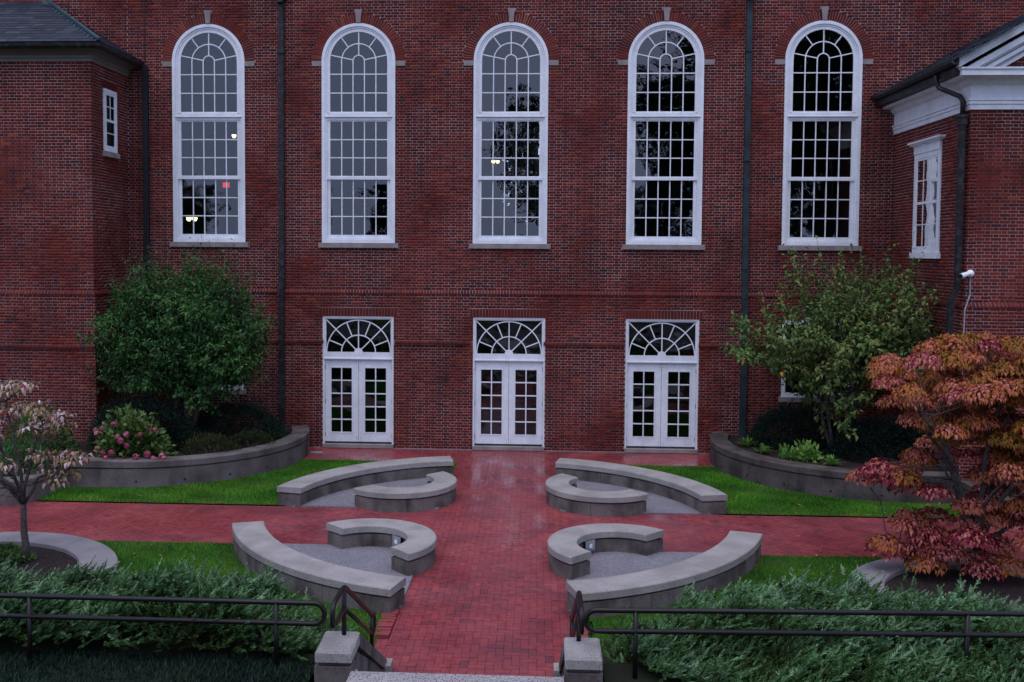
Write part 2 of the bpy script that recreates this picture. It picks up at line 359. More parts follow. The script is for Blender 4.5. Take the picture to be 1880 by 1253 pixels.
blades('grass', 50000, -9.5, -1.15, -12.4, -8.1, .025, .06, 'green lawn strip between red side path and junipers, round the pale pink tree')
blades('grass', 50000, 1.15, 9.5, -12.4, -8.1, .025, .06, 'green lawn strip between red side path and junipers, round the red autumn tree')
blades('grass', 40000, -7.5, -1.42, -16.6, -14.75, .02, .07, 'grass on the bank under the railing, shade put into its colour', 1.2, 'grass_shaded')

# ------------------------------------------------------------------ paving
def clip_poly(P, x0, x1, y0, y1):
    def cut(P, f, inter):
        out = []
        for i in range(len(P)):
            a, c = P[i-1], P[i]; fa, fc = f(a), f(c)
            if (fa >= 0) != (fc >= 0): t = fa/(fa-fc); out.append((a[0]+(c[0]-a[0])*t, a[1]+(c[1]-a[1])*t))
            if fc >= 0: out.append(c)
        return out
    for f in (lambda p: p[0]-x0, lambda p: x1-p[0], lambda p: p[1]-y0, lambda p: y1-p[1]):
        P = cut(P, f, None)
        if len(P) < 3: return []
    return P
def herring(x0, x1, y0, y1, ang, L=.203, Wd=.1015, gap=.0025):
    """90-degree herringbone turned by ang, clipped to the rectangle"""
    out = []; ca, sa = math.cos(ang), math.sin(ang); cx, cy = (x0+x1)/2, (y0+y1)/2
    rad = math.hypot(x1-x0, y1-y0)/2+.4; n = int(rad/Wd)+4
    for i in range(-n, n):
        for j in range(-n, n):
            k = (i-j) % 4
            if k == 0: u0, v0, u1, v1 = i*Wd, j*Wd, i*Wd+L, j*Wd+Wd
            elif k == 2+1: u0, v0, u1, v1 = i*Wd, j*Wd, i*Wd+Wd, j*Wd+L
            else: continue
            q = [(u0+gap, v0+gap), (u1-gap, v0+gap), (u1-gap, v1-gap), (u0+gap, v1-gap)]
            q = [(cx+u*ca-v*sa, cy+u*sa+v*ca) for u, v in q]
            if max(p[0] for p in q) < x0 or min(p[0] for p in q) > x1 or max(p[1] for p in q) < y0 or min(p[1] for p in q) > y1: continue
            c = clip_poly(q, x0, x1, y0, y1)
            if len(c) >= 3:
                ar = abs(sum(c[m_-1][0]*c[m_][1]-c[m_][0]*c[m_-1][1] for m_ in range(len(c))))/2
                if ar > .0008: out.append((c, len(c) == 4 and ar > .018))
    return out
def paver_tone(x, y):
    t = random.gauss(.52, .15)
    if random.random() < .04: t = random.uniform(0, .15)
    return min(1, max(0, t + .15*math.sin(x*.8+1)*math.sin(y*.7)))
def add_paver(b, poly, t, z=0.0):
    zt = z+random.uniform(-.0018, .0018); n = len(poly)
    tx, ty = random.uniform(-.006, .006), random.uniform(-.006, .006)
    cx = sum(p[0] for p in poly)/n; cy = sum(p[1] for p in poly)/n
    b.add([(x,y,z-.02) for x,y in poly]+[(x,y,zt+(x-cx)*tx+(y-cy)*ty) for x,y in poly], [tuple(range(n,2*n))]+[(i,(i+1)%n,(i+1)%n+n,i+n) for i in range(n)], t)
def pave(name, rects, nind):
    b = MB()
    for x0,x1,y0,y1,ang in rects: b.slab([(x0,y0),(x1,y0),(x1,y1),(x0,y1)], -.07, -.009)
    base = obj(name, b.mesh(name, M['sand']), kind='structure')
    allp = []
    for x0,x1,y0,y1,ang in rects: allp += herring(x0,x1,y0,y1,ang)
    def vis(c):
        x = sum(p[0] for p in c)/len(c); y = sum(p[1] for p in c)/len(c)
        if abs(x) > PATH_W and in_bench(np.array(x), np.array(y)) and not (CROSS[0] < y < CROSS[1]): return 1e6
        return math.hypot(x-CAM[0], y-CAM[1])
    allp.sort(key=lambda t: vis(t[0]))
    rest = MB(); cnt = 0
    for c, full in allp:
        x = sum(p[0] for p in c)/len(c); y = sum(p[1] for p in c)/len(c)
        if cnt < nind and full:
            m_ = MB(); add_paver(m_, [(px-x, py-y) for px,py in c], paver_tone(x, y))
            obj('paver', m_.mesh('paver', M['paver'], tone=True), parent=base, loc=(x, y, 0)); cnt += 1
        else: add_paver(rest, c, paver_tone(x, y))
    if rest.n: obj('paver_field', rest.mesh('paver_field', M['paver'], tone=True), parent=base, kind='stuff')
    return base
pave('brick_path', [(-PATH_W, PATH_W, -13.34, -1.52, 0)], 300)
pave('brick_side_path', [(PATH_W+.003, 13, CROSS[0], CROSS[1], R(45)), (-13, -PATH_W-.003, CROSS[0], CROSS[1], R(45))], 300)
pave('brick_door_apron', [(-4.9, 4.9, -1.515, .06, R(0))], 300)
# small brick aprons and edging where the path meets the stair
pave('brick_stair_apron', [(-1.72, -PATH_W-.004, -13.0, -12.02, 0), (PATH_W+.004, 1.6, -13.0, -12.02, 0)], 120)
ed = obj('lawn_edging', (lambda b: (b.box(-1.42, -1.155, -12.012, -11.0, -.05, -.012), b.box(1.155, 1.42, -12.012, -11.0, -.05, -.012), b.mesh('lawn_edging', M['sand']))[-1])(MB()), kind='structure')
for sx in (-1, 1):
    for i in range(10):
        y = -11.98+i*.096
        m_ = MB(); w = .10; m_.box(-w, w, -.042, .042, -.05, .034+random.uniform(-.012,.008), random.uniform(.2,.9))
        o = obj('edging_brick', m_.mesh('edging_brick', M['paver'], tone=True), parent=ed, loc=(sx*1.265+random.uniform(-.012,.012), y+.045, 0)); o.rotation_euler = (random.uniform(-.06,.06), random.uniform(-.05,.05), random.uniform(-.08,.08))
# pale strip of mortar along the foot of the wall, and a drain plate
b = MB(); b.box(-4.86, 4.86, -.085, -.052, -.03, .018); obj('wall_foot_joint', b.mesh('wall_foot_joint', M['kerb']), kind='structure')
b = MB(); b.box(-.15, .15, -.10, .10, 0, .012); b.box(-.11, .11, -.07, .07, .012, .017)
obj('drain_plate', b.mesh('drain_plate', M['plate']), loc=(-4.62, -.70, .003), label='small pale metal drain plate set in the paving beside the planter end', cat='drain cover')

# pebble pads inside the four bench groups
def arc(cx, cy, r, a0, a1, n): return [(cx+r*math.cos(a0+(a1-a0)*i/n), cy+r*math.sin(a0+(a1-a0)*i/n)) for i in range(n+1)]
for sx, sy_, nm in ((-1,1,'far_left'),(1,1,'far_right'),(-1,-1,'near_left'),(1,-1,'near_right')):
    yy = CROSS[1] if sy_ > 0 else CROSS[0]
    P = [(sx*(PATH_W+.004), yy+sy_*.004), (sx*4.0, yy+sy_*.004)]
    c0, r0 = ((sx*.31, -6.54), 3.75) if sy_ > 0 else ((0, -6.84), 4.25)
    a0 = math.atan2(yy-c0[1], math.sqrt(max(.01, r0*r0-(yy-c0[1])**2))); a1 = math.pi/2*sy_ - sy_*math.asin((PATH_W-(.31 if sy_>0 else 0))/r0)
    pts = [(c0[0]+sx*r0*math.cos(a0+(a1-a0)*i/14), c0[1]+r0*math.sin(a0+(a1-a0)*i/14)) for i in range(15)]
    poly = [(sx*(PATH_W+.004), yy+sy_*.004)]+pts+[(sx*(PATH_W+.004), pts[-1][1])]
    if sx*sy_ < 0: poly = poly[::-1]
    b = MB(); b.slab(poly, -.06, .020); obj('pebble_pad_'+nm, b.mesh('pebble_pad', M['pebble']), kind='structure')

# ------------------------------------------------------------------ concrete benches
def arc_block(b, c, r0, r1, a0, a1, z0, z1, n=24, ends=(0,0), ch=0.0, tone=.5):
    """curved block; ch = chamfer on the upper edges"""
    prof = [(r0,z0),(r1,z0),(r1,z1-ch),(r1-ch,z1),(r0+ch,z1),(r0,z1-ch)] if ch else [(r0,z0),(r1,z0),(r1,z1),(r0,z1)]
    m = len(prof); V = []; F = []
    for i in range(n+1):
        a = a0+(a1-a0)*i/n
        for r_, z in prof: V.append((c[0]+r_*math.cos(a), c[1]+r_*math.sin(a), z))
    for i in range(n):
        for k in range(m): F.append((i*m+k, i*m+(k+1)%m, (i+1)*m+(k+1)%m, (i+1)*m+k))
    F += [tuple(range(m-1,-1,-1)), tuple(range(n*m, (n+1)*m))]
    b.add(V, F, tone)
def bench(name, label, c, r0, r1, a0, a1, nslab, group):
    t = thing(name, (c[0]+(r0+r1)/2*math.cos((a0+a1)/2), c[1]+(r0+r1)/2*math.sin((a0+a1)/2), 0), label, 'bench', group)
    b = MB(); sg = .012/r1*(1 if a1 > a0 else -1)
    nb = 4 if nslab > 1 else 3; A0, A1 = a0+sg*1.2, a1-sg*1.2
    for k in range(nb):
        b = MB(); g = .0035/r1*(1 if a1 > a0 else -1)
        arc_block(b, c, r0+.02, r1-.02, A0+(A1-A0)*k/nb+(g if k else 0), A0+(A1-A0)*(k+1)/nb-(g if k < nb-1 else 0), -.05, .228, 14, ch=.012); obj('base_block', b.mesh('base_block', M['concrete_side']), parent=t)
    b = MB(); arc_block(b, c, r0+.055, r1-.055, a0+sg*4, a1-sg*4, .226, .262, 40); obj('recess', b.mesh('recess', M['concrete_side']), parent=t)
    for k in range(nslab):
        b = MB(); s0 = a0+(a1-a0)*k/nslab; s1 = a0+(a1-a0)*(k+1)/nslab; g = .0022/r1*(1 if a1 > a0 else -1)
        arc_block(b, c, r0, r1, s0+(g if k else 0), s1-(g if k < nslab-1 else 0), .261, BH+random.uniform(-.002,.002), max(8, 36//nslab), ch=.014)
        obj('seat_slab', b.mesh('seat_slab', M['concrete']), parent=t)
    return t
def ang(c, p): return math.atan2(p[1]-c[1], p[0]-c[0])
# long outer benches
for sx, nm in ((-1, 'the pink-flowered hydrangea'), (1, 'the tufts of strap leaves')):
    c = (sx*.31, -6.54); a0 = ang(c, (sx*4.06, -5.70)); a1 = ang(c, (sx*1.14, -2.9))
    bench('curved_bench', 'long curved concrete bench backing onto the lawn below '+nm, c, 3.56, 4.07, a0, a1, 2, 'long curved benches')
    c = (0, -6.84); a0 = ang(c, (sx*4.08, -8.14)); a1 = ang(c, (sx*1.17, -10.95))
    if sx < 0: a0 += 2*math.pi; a1 += 2*math.pi
    bench('curved_bench', 'long curved concrete bench with its back to the junipers, '+('near the pale pink tree' if sx < 0 else 'near the red autumn tree'), c, 4.04, 4.56, a0, a1, 2, 'long curved benches')
# inner C-shaped benches open outwards
for sx in (-1, 1):
    for s2 in (1, -1):
        c = (sx*1.99, -4.9 if s2 > 0 else -8.88)
        mid = math.atan2(-s2, -sx); a0, a1 = mid-R(91), mid+R(91)
        w = ('a flat round-ended seat facing the lawn below the hydrangea' if sx < 0 else 'open side facing the lawn below the strap-leaved tufts') if s2 > 0 else ('floodlight inside, open toward the pale pink tree' if sx < 0 else 'floodlight inside, open toward the red autumn tree')
        t = bench('ring_bench', 'half-ring concrete bench, '+w.replace('a flat round-ended seat facing', 'open side facing'), c, .655, 1.115, a0, a1, 1, 'half-ring benches')
        if s2 < 0:
            # recessed floodlight on the inner face
            p = (c[0]-sx*.47, -8.40); a = ang(c, p); rr = .64
            q = (c[0]+rr*math.cos(a), c[1]+rr*math.sin(a)); rot = a
            ft = thing('floodlight', (q[0], q[1], .06), 'small square metal floodlight inside the half-ring bench by the '+('pale pink' if sx < 0 else 'red autumn')+' tree', 'floodlight', 'bench floodlights')
            for nm_, bx, m_ in (('housing', (-.03,.05,-.10,.10,.04,.20), 'black'), ('bezel', (-.04,-.03,-.105,.105,.035,.205), 'plate'), ('lens', (-.048,-.04,-.075,.075,.065,.175), 'plate'), ('bulb_cover', (-.053,-.048,-.03,.03,.09,.15), 'cam_white')):
                b = MB(); b.box(*bx); o = obj(nm_, b.mesh(nm_, M[m_])); o.parent = ft; o.rotation_euler = (0, 0, rot)

# ------------------------------------------------------------------ planters and kerbs
def planter(sx, label, label2):
    PM = M['planter'] if sx < 0 else M['planter_dark']
    c = (sx*8.0, -1.3); ro, h = 3.24, .55
    a0 = ang(c, (sx*(8-3.0), -.06)); a1 = ang(c, (sx*8.02, -4.54))
    if sx < 0: a0 = ang(c, (sx*(8-3.0), -.06)); a1 = ang(c, (sx*8.02, -4.54))
    if sx > 0: a1 += 2*math.pi
    t = thing('planter_wall', (sx*6.0, -3.8, 0), label, 'planter wall')
    b = MB(); arc_block(b, c, ro-.36, ro, a0, a1, -.05, .385, 48); obj('wall', b.mesh('wall', PM), parent=t)
    b = MB(); arc_block(b, c, ro-.33, ro-.035, a0, a1, .384, .42, 48); obj('recess', b.mesh('recess', PM), parent=t)
    for k in range(4):
        b = MB(); s0 = a0+(a1-a0)*k/4; s1 = a0+(a1-a0)*(k+1)/4; g = (a1-a0)/abs(a1-a0)*.0009
        arc_block(b, c, ro-.40, ro+.015, s0+g, s1-g, .419, h, 12, ch=.014); obj('coping', b.mesh('coping', PM), parent=t)
    for k in range(5):
        a = a0+(a1-a0)*(.32+.15*k); b = MB(); p = Vector((c[0]+ro*math.cos(a), c[1]+ro*math.sin(a), .13)); n_ = Vector((math.cos(a), math.sin(a), 0))
        b.tube([p-n_*.02, p+n_*.004], .022, 10); obj('weep_hole', b.mesh('weep_hole', M['black']), parent=t)
    # straight piece and the wall that turns forward to the side path
    t2 = thing('planter_end_wall', (sx*9.2, -5.6, 0), label2, 'planter wall')
    def ring(o_, i_):  # polygons for wall outline
        P = [(8.0+.0, -4.54+o_), (8.95-o_*0, -4.54+o_)]
        return P
    b = MB(); x0, x1 = sorted((sx*8.02, sx*9.0)); b.box(x0, x1, -4.54, -4.18, -.05, .385); b.box(x0, x1, -4.505, -4.21, .384, .42); obj('back_wall', b.mesh('back_wall', PM), parent=t2)
    b = MB(); b.box(x0, x1, -4.555, -4.14, .419, h); obj('coping', b.mesh('coping', PM), parent=t2)
    for nm, d, z0, z1, ch in (('return_wall', 0, -.05, .33, 0), ('recess', .035, .329, .36, 0), ('coping', -.015, .359, .47, .014)):
        b = MB(); xe = 9.0-d+(.0); cc = (sx*9.5, -5.6)
        b_in = .36-2*d if nm != 'coping' else .40
        x0, x1 = sorted((sx*(9.0+d), sx*(9.0+d+b_in))); b.box(x0, x1, -5.6, -4.56+(0), z0, z1)
        a0_, a1_ = (math.pi, 1.5*math.pi) if sx > 0 else (2*math.pi, 1.5*math.pi)
        arc_block(b, cc, .5-d-b_in, .5-d, a0_, a1_, z0, z1, 12, ch=ch)
        x0, x1 = sorted((sx*9.5, sx*14.0)); b.box(x0, x1, -6.1+d, -6.1+d+b_in, z0, z1)
        obj(nm, b.mesh(nm, PM), parent=t2)
planter(-1, 'clean grey curved concrete planter wall holding the pink hydrangea bed', 'low grey concrete wall rounding the corner behind the pale pink tree')
planter(1, 'dark stained curved concrete planter wall below the row of strap-leaved tufts', 'low grey concrete wall rounding the corner behind the red autumn tree')
for sx, nm in ((-1,'left'),(1,'right')):
    P = [(sx*8,-1.3)]+arc(sx*8, -1.3, 2.86, math.pi/2 if sx < 0 else math.pi/2, (-math.pi/2), 2)
    pts = [(sx*(8-2.87*math.cos(a)), -1.3-2.87*math.sin(a)) for a in np.linspace(-.42, math.pi/2, 22)]
    pts = [(x, min(y, -.11)) for x, y in pts]
    poly = pts+[(sx*13, -4.16), (sx*13, -.11)]
    if sx > 0: pass
    ar = sum(poly[i-1][0]*poly[i][1]-poly[i][0]*poly[i-1][1] for i in range(len(poly)))
    if ar < 0: poly = poly[::-1]
    b = MB(); b.slab(poly, -.05, .46); obj('planting_soil_'+nm, b.mesh('planting_soil', M['soil']), kind='structure')
    b = MB(); x0, x1 = sorted((sx*9.33, sx*14)); b.box(x0, x1, -5.78, -4.19, -.05, .30); obj('corner_soil_'+nm, b.mesh('corner_soil', M['soil']), kind='structure')
# flat kerb rings round the two dogwoods
for (cx, cy, ro, ri, lab) in ((-7.9,-10.4,2.35,1.80,'broad flat concrete kerb ring round the pale pink tree'), (7.1,-10.2,1.92,1.42,'broad flat concrete kerb ring round the red autumn tree')):
    t = thing('tree_kerb', (cx, cy, 0), lab, 'kerb')
    for k in range(6):
        b = MB(); g = .0015; arc_block(b, (cx,cy), ri, ro, 2*math.pi*k/6+g, 2*math.pi*(k+1)/6-g, -.05, .10, 14, ch=.012); obj('kerb_stone', b.mesh('kerb_stone', M['kerb']), parent=t)
    b = MB(); b.slab(arc(cx, cy, ri+.01, 0, 2*math.pi*.999, 48)[:-1], -.04, .03); obj('bed_soil', b.mesh('bed_soil', M['soil']), kind='structure')

# ------------------------------------------------------------------ brickwork
CH, JT, STR, HDR = .0677, .0125, .201, .0935
PER = STR+HDR+2*JT
def bond(u0, u1, z0, z1, cutf, phase=0.0, prob_dark=.5):
    """Flemish bond bricks clipped to [u0,u1]x[z0,z1] minus openings; yields (ua,ub,za,zb,tone,full)"""
    out = []; nz = int(round((z1-z0)/CH))
    for k in range(nz):
        za, zb = z0+k*CH+JT/2, z0+(k+1)*CH-JT/2
        if zb > z1+.001: break
        gaps = cutf((za+zb)/2)
        off = phase+(PER/2 if k % 2 else 0)
        i0 = int(math.floor((u0-off)/PER))-1; i1 = int(math.ceil((u1-off)/PER))+1
        for i in range(i0, i1):
            s0 = off+i*PER
            for a, b_, hd in ((s0, s0+STR, 0), (s0+STR+JT, s0+STR+JT+HDR, 1)):
                segs = [(max(a, u0+.002), min(b_, u1-.002))]
                for g0, g1 in gaps:
                    ns = []
                    for p, q in segs:
                        if q <= g0 or p >= g1: ns.append((p, q))
                        else:
                            if p < g0-.02: ns.append((p, g0-.003))
                            if q > g1+.02: ns.append((g1+.003, q))
                    segs = ns
                for p, q in segs:
                    if q-p < .02: continue
                    t = random.gauss(.60, .14)
                    if hd and random.random() < .36: t = random.gauss(.24, .11)
                    elif random.random() < .10: t = random.gauss(.22, .08)
                    elif random.random() < .05: t = random.uniform(.85, 1)
                    out.append((p, q, za, zb, min(1, max(0, t)), abs((q-p)-(HDR if hd else STR)) < .004))
    return out
def put_bricks(parent, bricks, org, ud, nd, prio, nind=300, proud=.005):
    """org: world point of u=0; ud: along wall; nd: outward normal"""
    org, ud, nd = Vector(org), Vector(ud), Vector(nd)
    order = sorted(range(len(bricks)), key=lambda i: prio(bricks[i]))
    V = []; T = []; cnt = 0; cache = {}
    for i in order:
        a, b_, za, zb, t, full = bricks[i]
        if full and cnt < nind and prio(bricks[i]) < 1e5:
            tk = round(t*9)/9; key = (round(b_-a, 2), tk)
            if key not in cache:
                m_ = MB(); w = (b_-a)/2; h = (zb-za)/2
                c = [ud*(-w), ud*w]; n_ = nd*proud
                m_.add([ud*(-w)-Vector((0,0,h))-n_, ud*w-Vector((0,0,h))-n_, ud*w+Vector((0,0,h))-n_, ud*(-w)+Vector((0,0,h))-n_,
                        ud*(-w)-Vector((0,0,h))+n_, ud*w-Vector((0,0,h))+n_, ud*w+Vector((0,0,h))+n_, ud*(-w)+Vector((0,0,h))+n_],
                       [(4,5,6,7),(0,1,5,4),(1,2,6,5),(2,3,7,6),(3,0,4,7)], tk)
                cache[key] = m_.mesh('brick', M['brick'], tone=True)
            p = org+ud*((a+b_)/2)+Vector((0,0,(za+zb)/2))+nd*random.uniform(-.002,.002)
            obj('brick', cache[key], parent=parent, loc=p); cnt += 1
        else:
            n_ = nd*(proud+random.uniform(-.003,.003)); p0 = org+ud*a; p1 = org+ud*b_
            for base, z in ((-nd*.01, za), (-nd*.01, zb), (n_, za), (n_, zb)):
                pass
            V.append([(p0+n_*-1)+Vector((0,0,za)), (p1-n_)+Vector((0,0,za)), (p1-n_)+Vector((0,0,zb)), (p0-n_)+Vector((0,0,zb)),
                      (p0+n_)+Vector((0,0,za)), (p1+n_)+Vector((0,0,za)), (p1+n_)+Vector((0,0,zb)), (p0+n_)+Vector((0,0,zb))]); T.append(t)
    if V:
        n = len(V); VV = np.array([[tuple(v) for v in q] for q in V]).reshape(-1, 3)
        fl = ud.cross(Vector((0,0,1))).dot(nd) > 0
        f = np.array([(4,5,6,7),(0,1,5,4),(1,2,6,5),(2,3,7,6),(3,0,4,7)])
        if not fl: f = f[:, ::-1]
        F = (f[None]+np.arange(n)[:,None,None]*8).reshape(-1, 4)
        obj('brickwork', np_mesh('brickwork', VV, F, M['brick'], np.repeat(T, 5)), parent=parent, kind='stuff')

SP = 3.73; WHW, WZ0, WSP = .907, 5.089, 9.533       # arched windows: half width, bottom, springing
DHW, DZ0, DZ1 = .885, .10, 3.28                     # doors
RING = 1.155                                        # outer radius of the brick arch
WX = [SP*k for k in (-2,-1,0,1,2)]; DX = [-SP, 0, SP]; LX = [-2*SP, 2*SP]; LZ0, LZ1, LHW = 1.42, 3.28, .86
ZTOP = 13.2
def cut_main(z):
    g = []
    for x in WX:
        if WZ0-.12 < z < WZ0: g.append((x-1.0, x+1.0))
        if WZ0 <= z < WSP: g.append((x-WHW, x+WHW))
        if WSP-.13 < z < WSP: g.append((x-WHW-.245, x+WHW+.245))
        if WSP <= z < WSP+RING:
            w = math.sqrt(max(0, (RING-.004)**2-(z-WSP)**2)); g.append((x-w, x+w))
        if WSP+RING-.02 < z < WSP+RING+.075: g.append((x-.085, x+.085))
    for x in DX:
        if z < DZ1: g.append((x-DHW, x+DHW))
        if DZ1 <= z < DZ1+.213: g.append((x-DHW-.085, x+DHW+.085))
    for x in LX:
        if LZ0 <= z < LZ1: g.append((x-LHW, x+LHW))
        if LZ0-.12 <= z < LZ0: g.append((x-LHW-.06, x+LHW+.06))
    return g
def wall_backing(b, x0, x1, z0, z1, y, holes, depth=.22, arch=None):
    """mortar plane at y with rectangular holes (xa,xb,za,zb) and arched heads in arch [(x,r,zb,zs)]"""
    items = [(h[0], h[1], h[2], h[3], None) for h in holes]+[(x-r, x+r, zb, zs, r) for x, r, zb, zs in (arch or [])]
    items = [i for i in items if i[2] < z1 and (i[3]+(i[4] or 0)) > z0 and i[0] < x1 and i[1] > x0]
    xs = sorted(set([x0, x1]+[v for i in items for v in i[:2]]))
    def q(xa, xb, za, zb):
        if zb-za > 1e-4: b.add([(xa,y,za),(xb,y,za),(xb,y,zb),(xa,y,zb)], [(0,1,2,3)])
    def jamb(pts):
        for (xa,za),(xb,zb) in zip(pts[:-1], pts[1:]): b.add([(xa,y,za),(xb,y,zb),(xb,y+depth,zb),(xa,y+depth,za)], [(0,1,2,3)])
    for xa, xb in zip(xs[:-1], xs[1:]):
        col_ = sorted([i for i in items if i[0] <= xa+1e-6 and i[1] >= xb-1e-6], key=lambda i: i[2]); z = z0
        for i in col_:
            q(xa, xb, z, max(z0, i[2]))
            if i[4] is None: z = i[3]
            else:
                cx = (i[0]+i[1])/2; n = 20; P = [(cx-i[4]*math.cos(math.pi*k/n), i[3]+i[4]*math.sin(math.pi*k/n)) for k in range(n+1)]
                top = i[3]+i[4]+.02
                for (a,za),(c,zc) in zip(P[:-1], P[1:]):
                    if max(za,zc) < z1: b.add([(a,y,za),(c,y,zc),(c,y,min(top,z1)),(a,y,min(top,z1))], [(0,1,2,3)])
                z = top
        q(xa, xb, z, z1)
    for i in items:
        za = max(z0, i[2]); zb = min(z1, i[3])
        if i[4] is None:
            jamb([(i[0],za),(i[0],zb)]); jamb([(i[1],zb),(i[1],za)])
            if i[3] <= z1: jamb([(i[0],zb),(i[1],zb)])
            if i[2] >= z0: jamb([(i[1],za),(i[0],za)])
        else:
            cx = (i[0]+i[1])/2; n = 20
            jamb([(i[0],za)]+[(cx-i[4]*math.cos(math.pi*k/n), i[3]+i[4]*math.sin(math.pi*k/n)) for k in range(n+1)]+[(i[1],za),(i[0],za)])

hall = thing('brick_hall', (0, 0, 0), 'tall red brick hall front with five arched white windows and three double doors', 'building')
Z1, Z2 = 3.86, 2.60          # underside of upper belt, underside of lower belt
YL = -.05                    # face of the thicker wall below
b = MB()
arcs = [(x, WHW, WZ0, WSP) for x in WX]; drs = [(x-DHW, x+DHW, -.02, DZ1) for x in DX]+[(x-LHW, x+LHW, LZ0, LZ1) for x in LX]
wall_backing(b, -17, 17, Z1, ZTOP, 0, [], .25, arcs)
wall_backing(b, -9.62, 9.5, -.1, Z1, YL, drs, .25)
b.box(-9.62, 9.5, YL, .2, Z1, Z1+.001)
obj('wall_core', b.mesh('wall_core', M['mortar'], fix=False), parent=hall)
UX0, UX1 = -9.5, 9.19
nocut0 = lambda z: []
br = bond(UX0, UX1, 3.945, ZTOP, cut_main, .11)
lo1 = bond(UX0, UX1, 2.69+.008, 2.698+17*CH, cut_main, .11)
lo2 = bond(UX0, UX1, .018, .018+38*CH, cut_main, .11)
br += bond(-16.9, UX0, 3.945+78*CH, ZTOP, nocut0, .11)+bond(UX1, 16.9, 3.945+58*CH, ZTOP, nocut0, .11)
put_bricks(hall, br, (0,0,0), (1,0,0), (0,-1,0), lambda q: 1e9, 0)
put_bricks(hall, lo1+lo2, (0,YL,0), (1,0,0), (0,-1,0), lambda q: (abs((q[0]+q[1])/2-1.86)+abs(q[2]-1.2)*1.2) if abs((q[0]+q[1])/2-1.86) < .97 else 1e6, 300)
# belt courses: upper = bevelled bricks on end, lower = projecting course of headers
def belt(parent, u0, u1, org, ud, nd, gapf):
    up_, lo_ = MB(), MB(); org, ud, nd = Vector(org), Vector(ud), Vector(nd); step = .0755; u = u0
    while u < u1-.03:
        e = min(u+step-.0115, u1)
        if not any(a < (u+e)/2 < c for a, c in gapf(3.9)):
            d = random.uniform(-.004,.004); P = lambda uu, n, z: org+ud*uu+nd*n+Vector((0,0,z))
            n0 = .078+d
            up_.add([P(u,0,Z1-.005),P(e,0,Z1-.005),P(u,n0,Z1-.005),P(e,n0,Z1-.005),P(u,n0-.004,Z1+.022),P(e,n0-.004,Z1+.022),P(u,.012,3.945),P(e,.012,3.945)],
                    [(2,3,5,4),(4,5,7,6),(0,1,3,2),(0,2,4,6),(1,7,5,3)], min(1,max(0,random.gauss(.42,.15))))
        u += step
    u = u0
    while u < u1-.03:
        e = min(u+.1045-.009, u1)
        if not any(a < (u+e)/2+.0 < c for a, c in gapf(2.65)):
            d = random.uniform(-.004,.004); P = lambda uu, n, z: org+ud*uu+nd*n+Vector((0,0,z)); q = -YL
            lo_.add([P(u,q-.01,2.603),P(e,q-.01,2.603),P(u,q+.045+d,2.606),P(e,q+.045+d,2.606),P(u,q+.052+d,2.640),P(e,q+.052+d,2.640),P(u,q+.038+d,2.672),P(e,q+.038+d,2.672),P(u,q-.01,2.695),P(e,q-.01,2.695)],
                    [(0,1,3,2),(2,3,5,4),(4,5,7,6),(6,7,9,8),(0,2,4,6,8),(1,9,7,5,3)], min(1,max(0,random.gauss(.40,.14))))
        u += .1045
    P = lambda uu, n, z: org+ud*uu+nd*n+Vector((0,0,z)); mo = MB(); q = .004
    mo.add([P(u0,0,Z1-.004),P(u1,0,Z1-.004),P(u0,.074-q,Z1-.002),P(u1,.074-q,Z1-.002),P(u0,.070-q,Z1+.020),P(u1,.070-q,Z1+.020),P(u0,.008-q,3.944),P(u1,.008-q,3.944)], [(2,3,5,4),(4,5,7,6),(0,1,3,2),(0,2,4,6),(1,7,5,3)])
    obj('belt_mortar', mo.mesh('belt_mortar', M['mortar']), parent=parent)
    obj('upper_belt_course', up_.mesh('upper_belt_course', M['brick'], tone=True), parent=parent, kind='stuff')
    if lo_.n: obj('lower_belt_course', lo_.mesh('lower_belt_course', M['brick'], tone=True), parent=parent, kind='stuff')
belt(hall, UX0, UX1, (0,0,0), (1,0,0), (0,-1,0), cut_main)
# flat arches of upright bricks over doors, round arches over windows
def upright(x, n, w, z0, z1, y):
    st = 2*w/n
    for k in range(n):
        m_ = MB(); m_.box(-st/2+.0055, st/2-.0055, -.006, .02, z0-(z0+z1)/2, z1-(z0+z1)/2, min(1,max(0,random.gauss(.45,.16))))
        obj('soldier_brick', m_.mesh('soldier_brick', M['brick'], tone=True), parent=hall, loc=(x-w+st*(k+.5), y+random.uniform(-.002,.002), (z0+z1)/2))
for x in DX: upright(x, 25, DHW+.085, DZ1+.004, DZ1+.208, YL)
for x in WX:
    n = 52
    for k in range(n):
        a0 = math.pi*k/n; a1 = math.pi*(k+1)/n
        if abs((a0+a1)/2-math.pi/2) < .075: continue
        g = .0058; r0, r1 = WHW+.003, RING
        P = [(r*math.cos(a), r*math.sin(a)) for r, a in ((r0,a0+g/r0),(r1,a0+g/r1),(r1,a1-g/r1),(r0,a1-g/r0))]
        m_ = MB(); m_.prism(P, -.006, .05, min(1,max(0,random.gauss(.58,.17))))
        obj('arch_brick', m_.mesh('arch_brick', M['brick'], tone=True), parent=hall, loc=(x, random.uniform(-.002,.002), WSP))

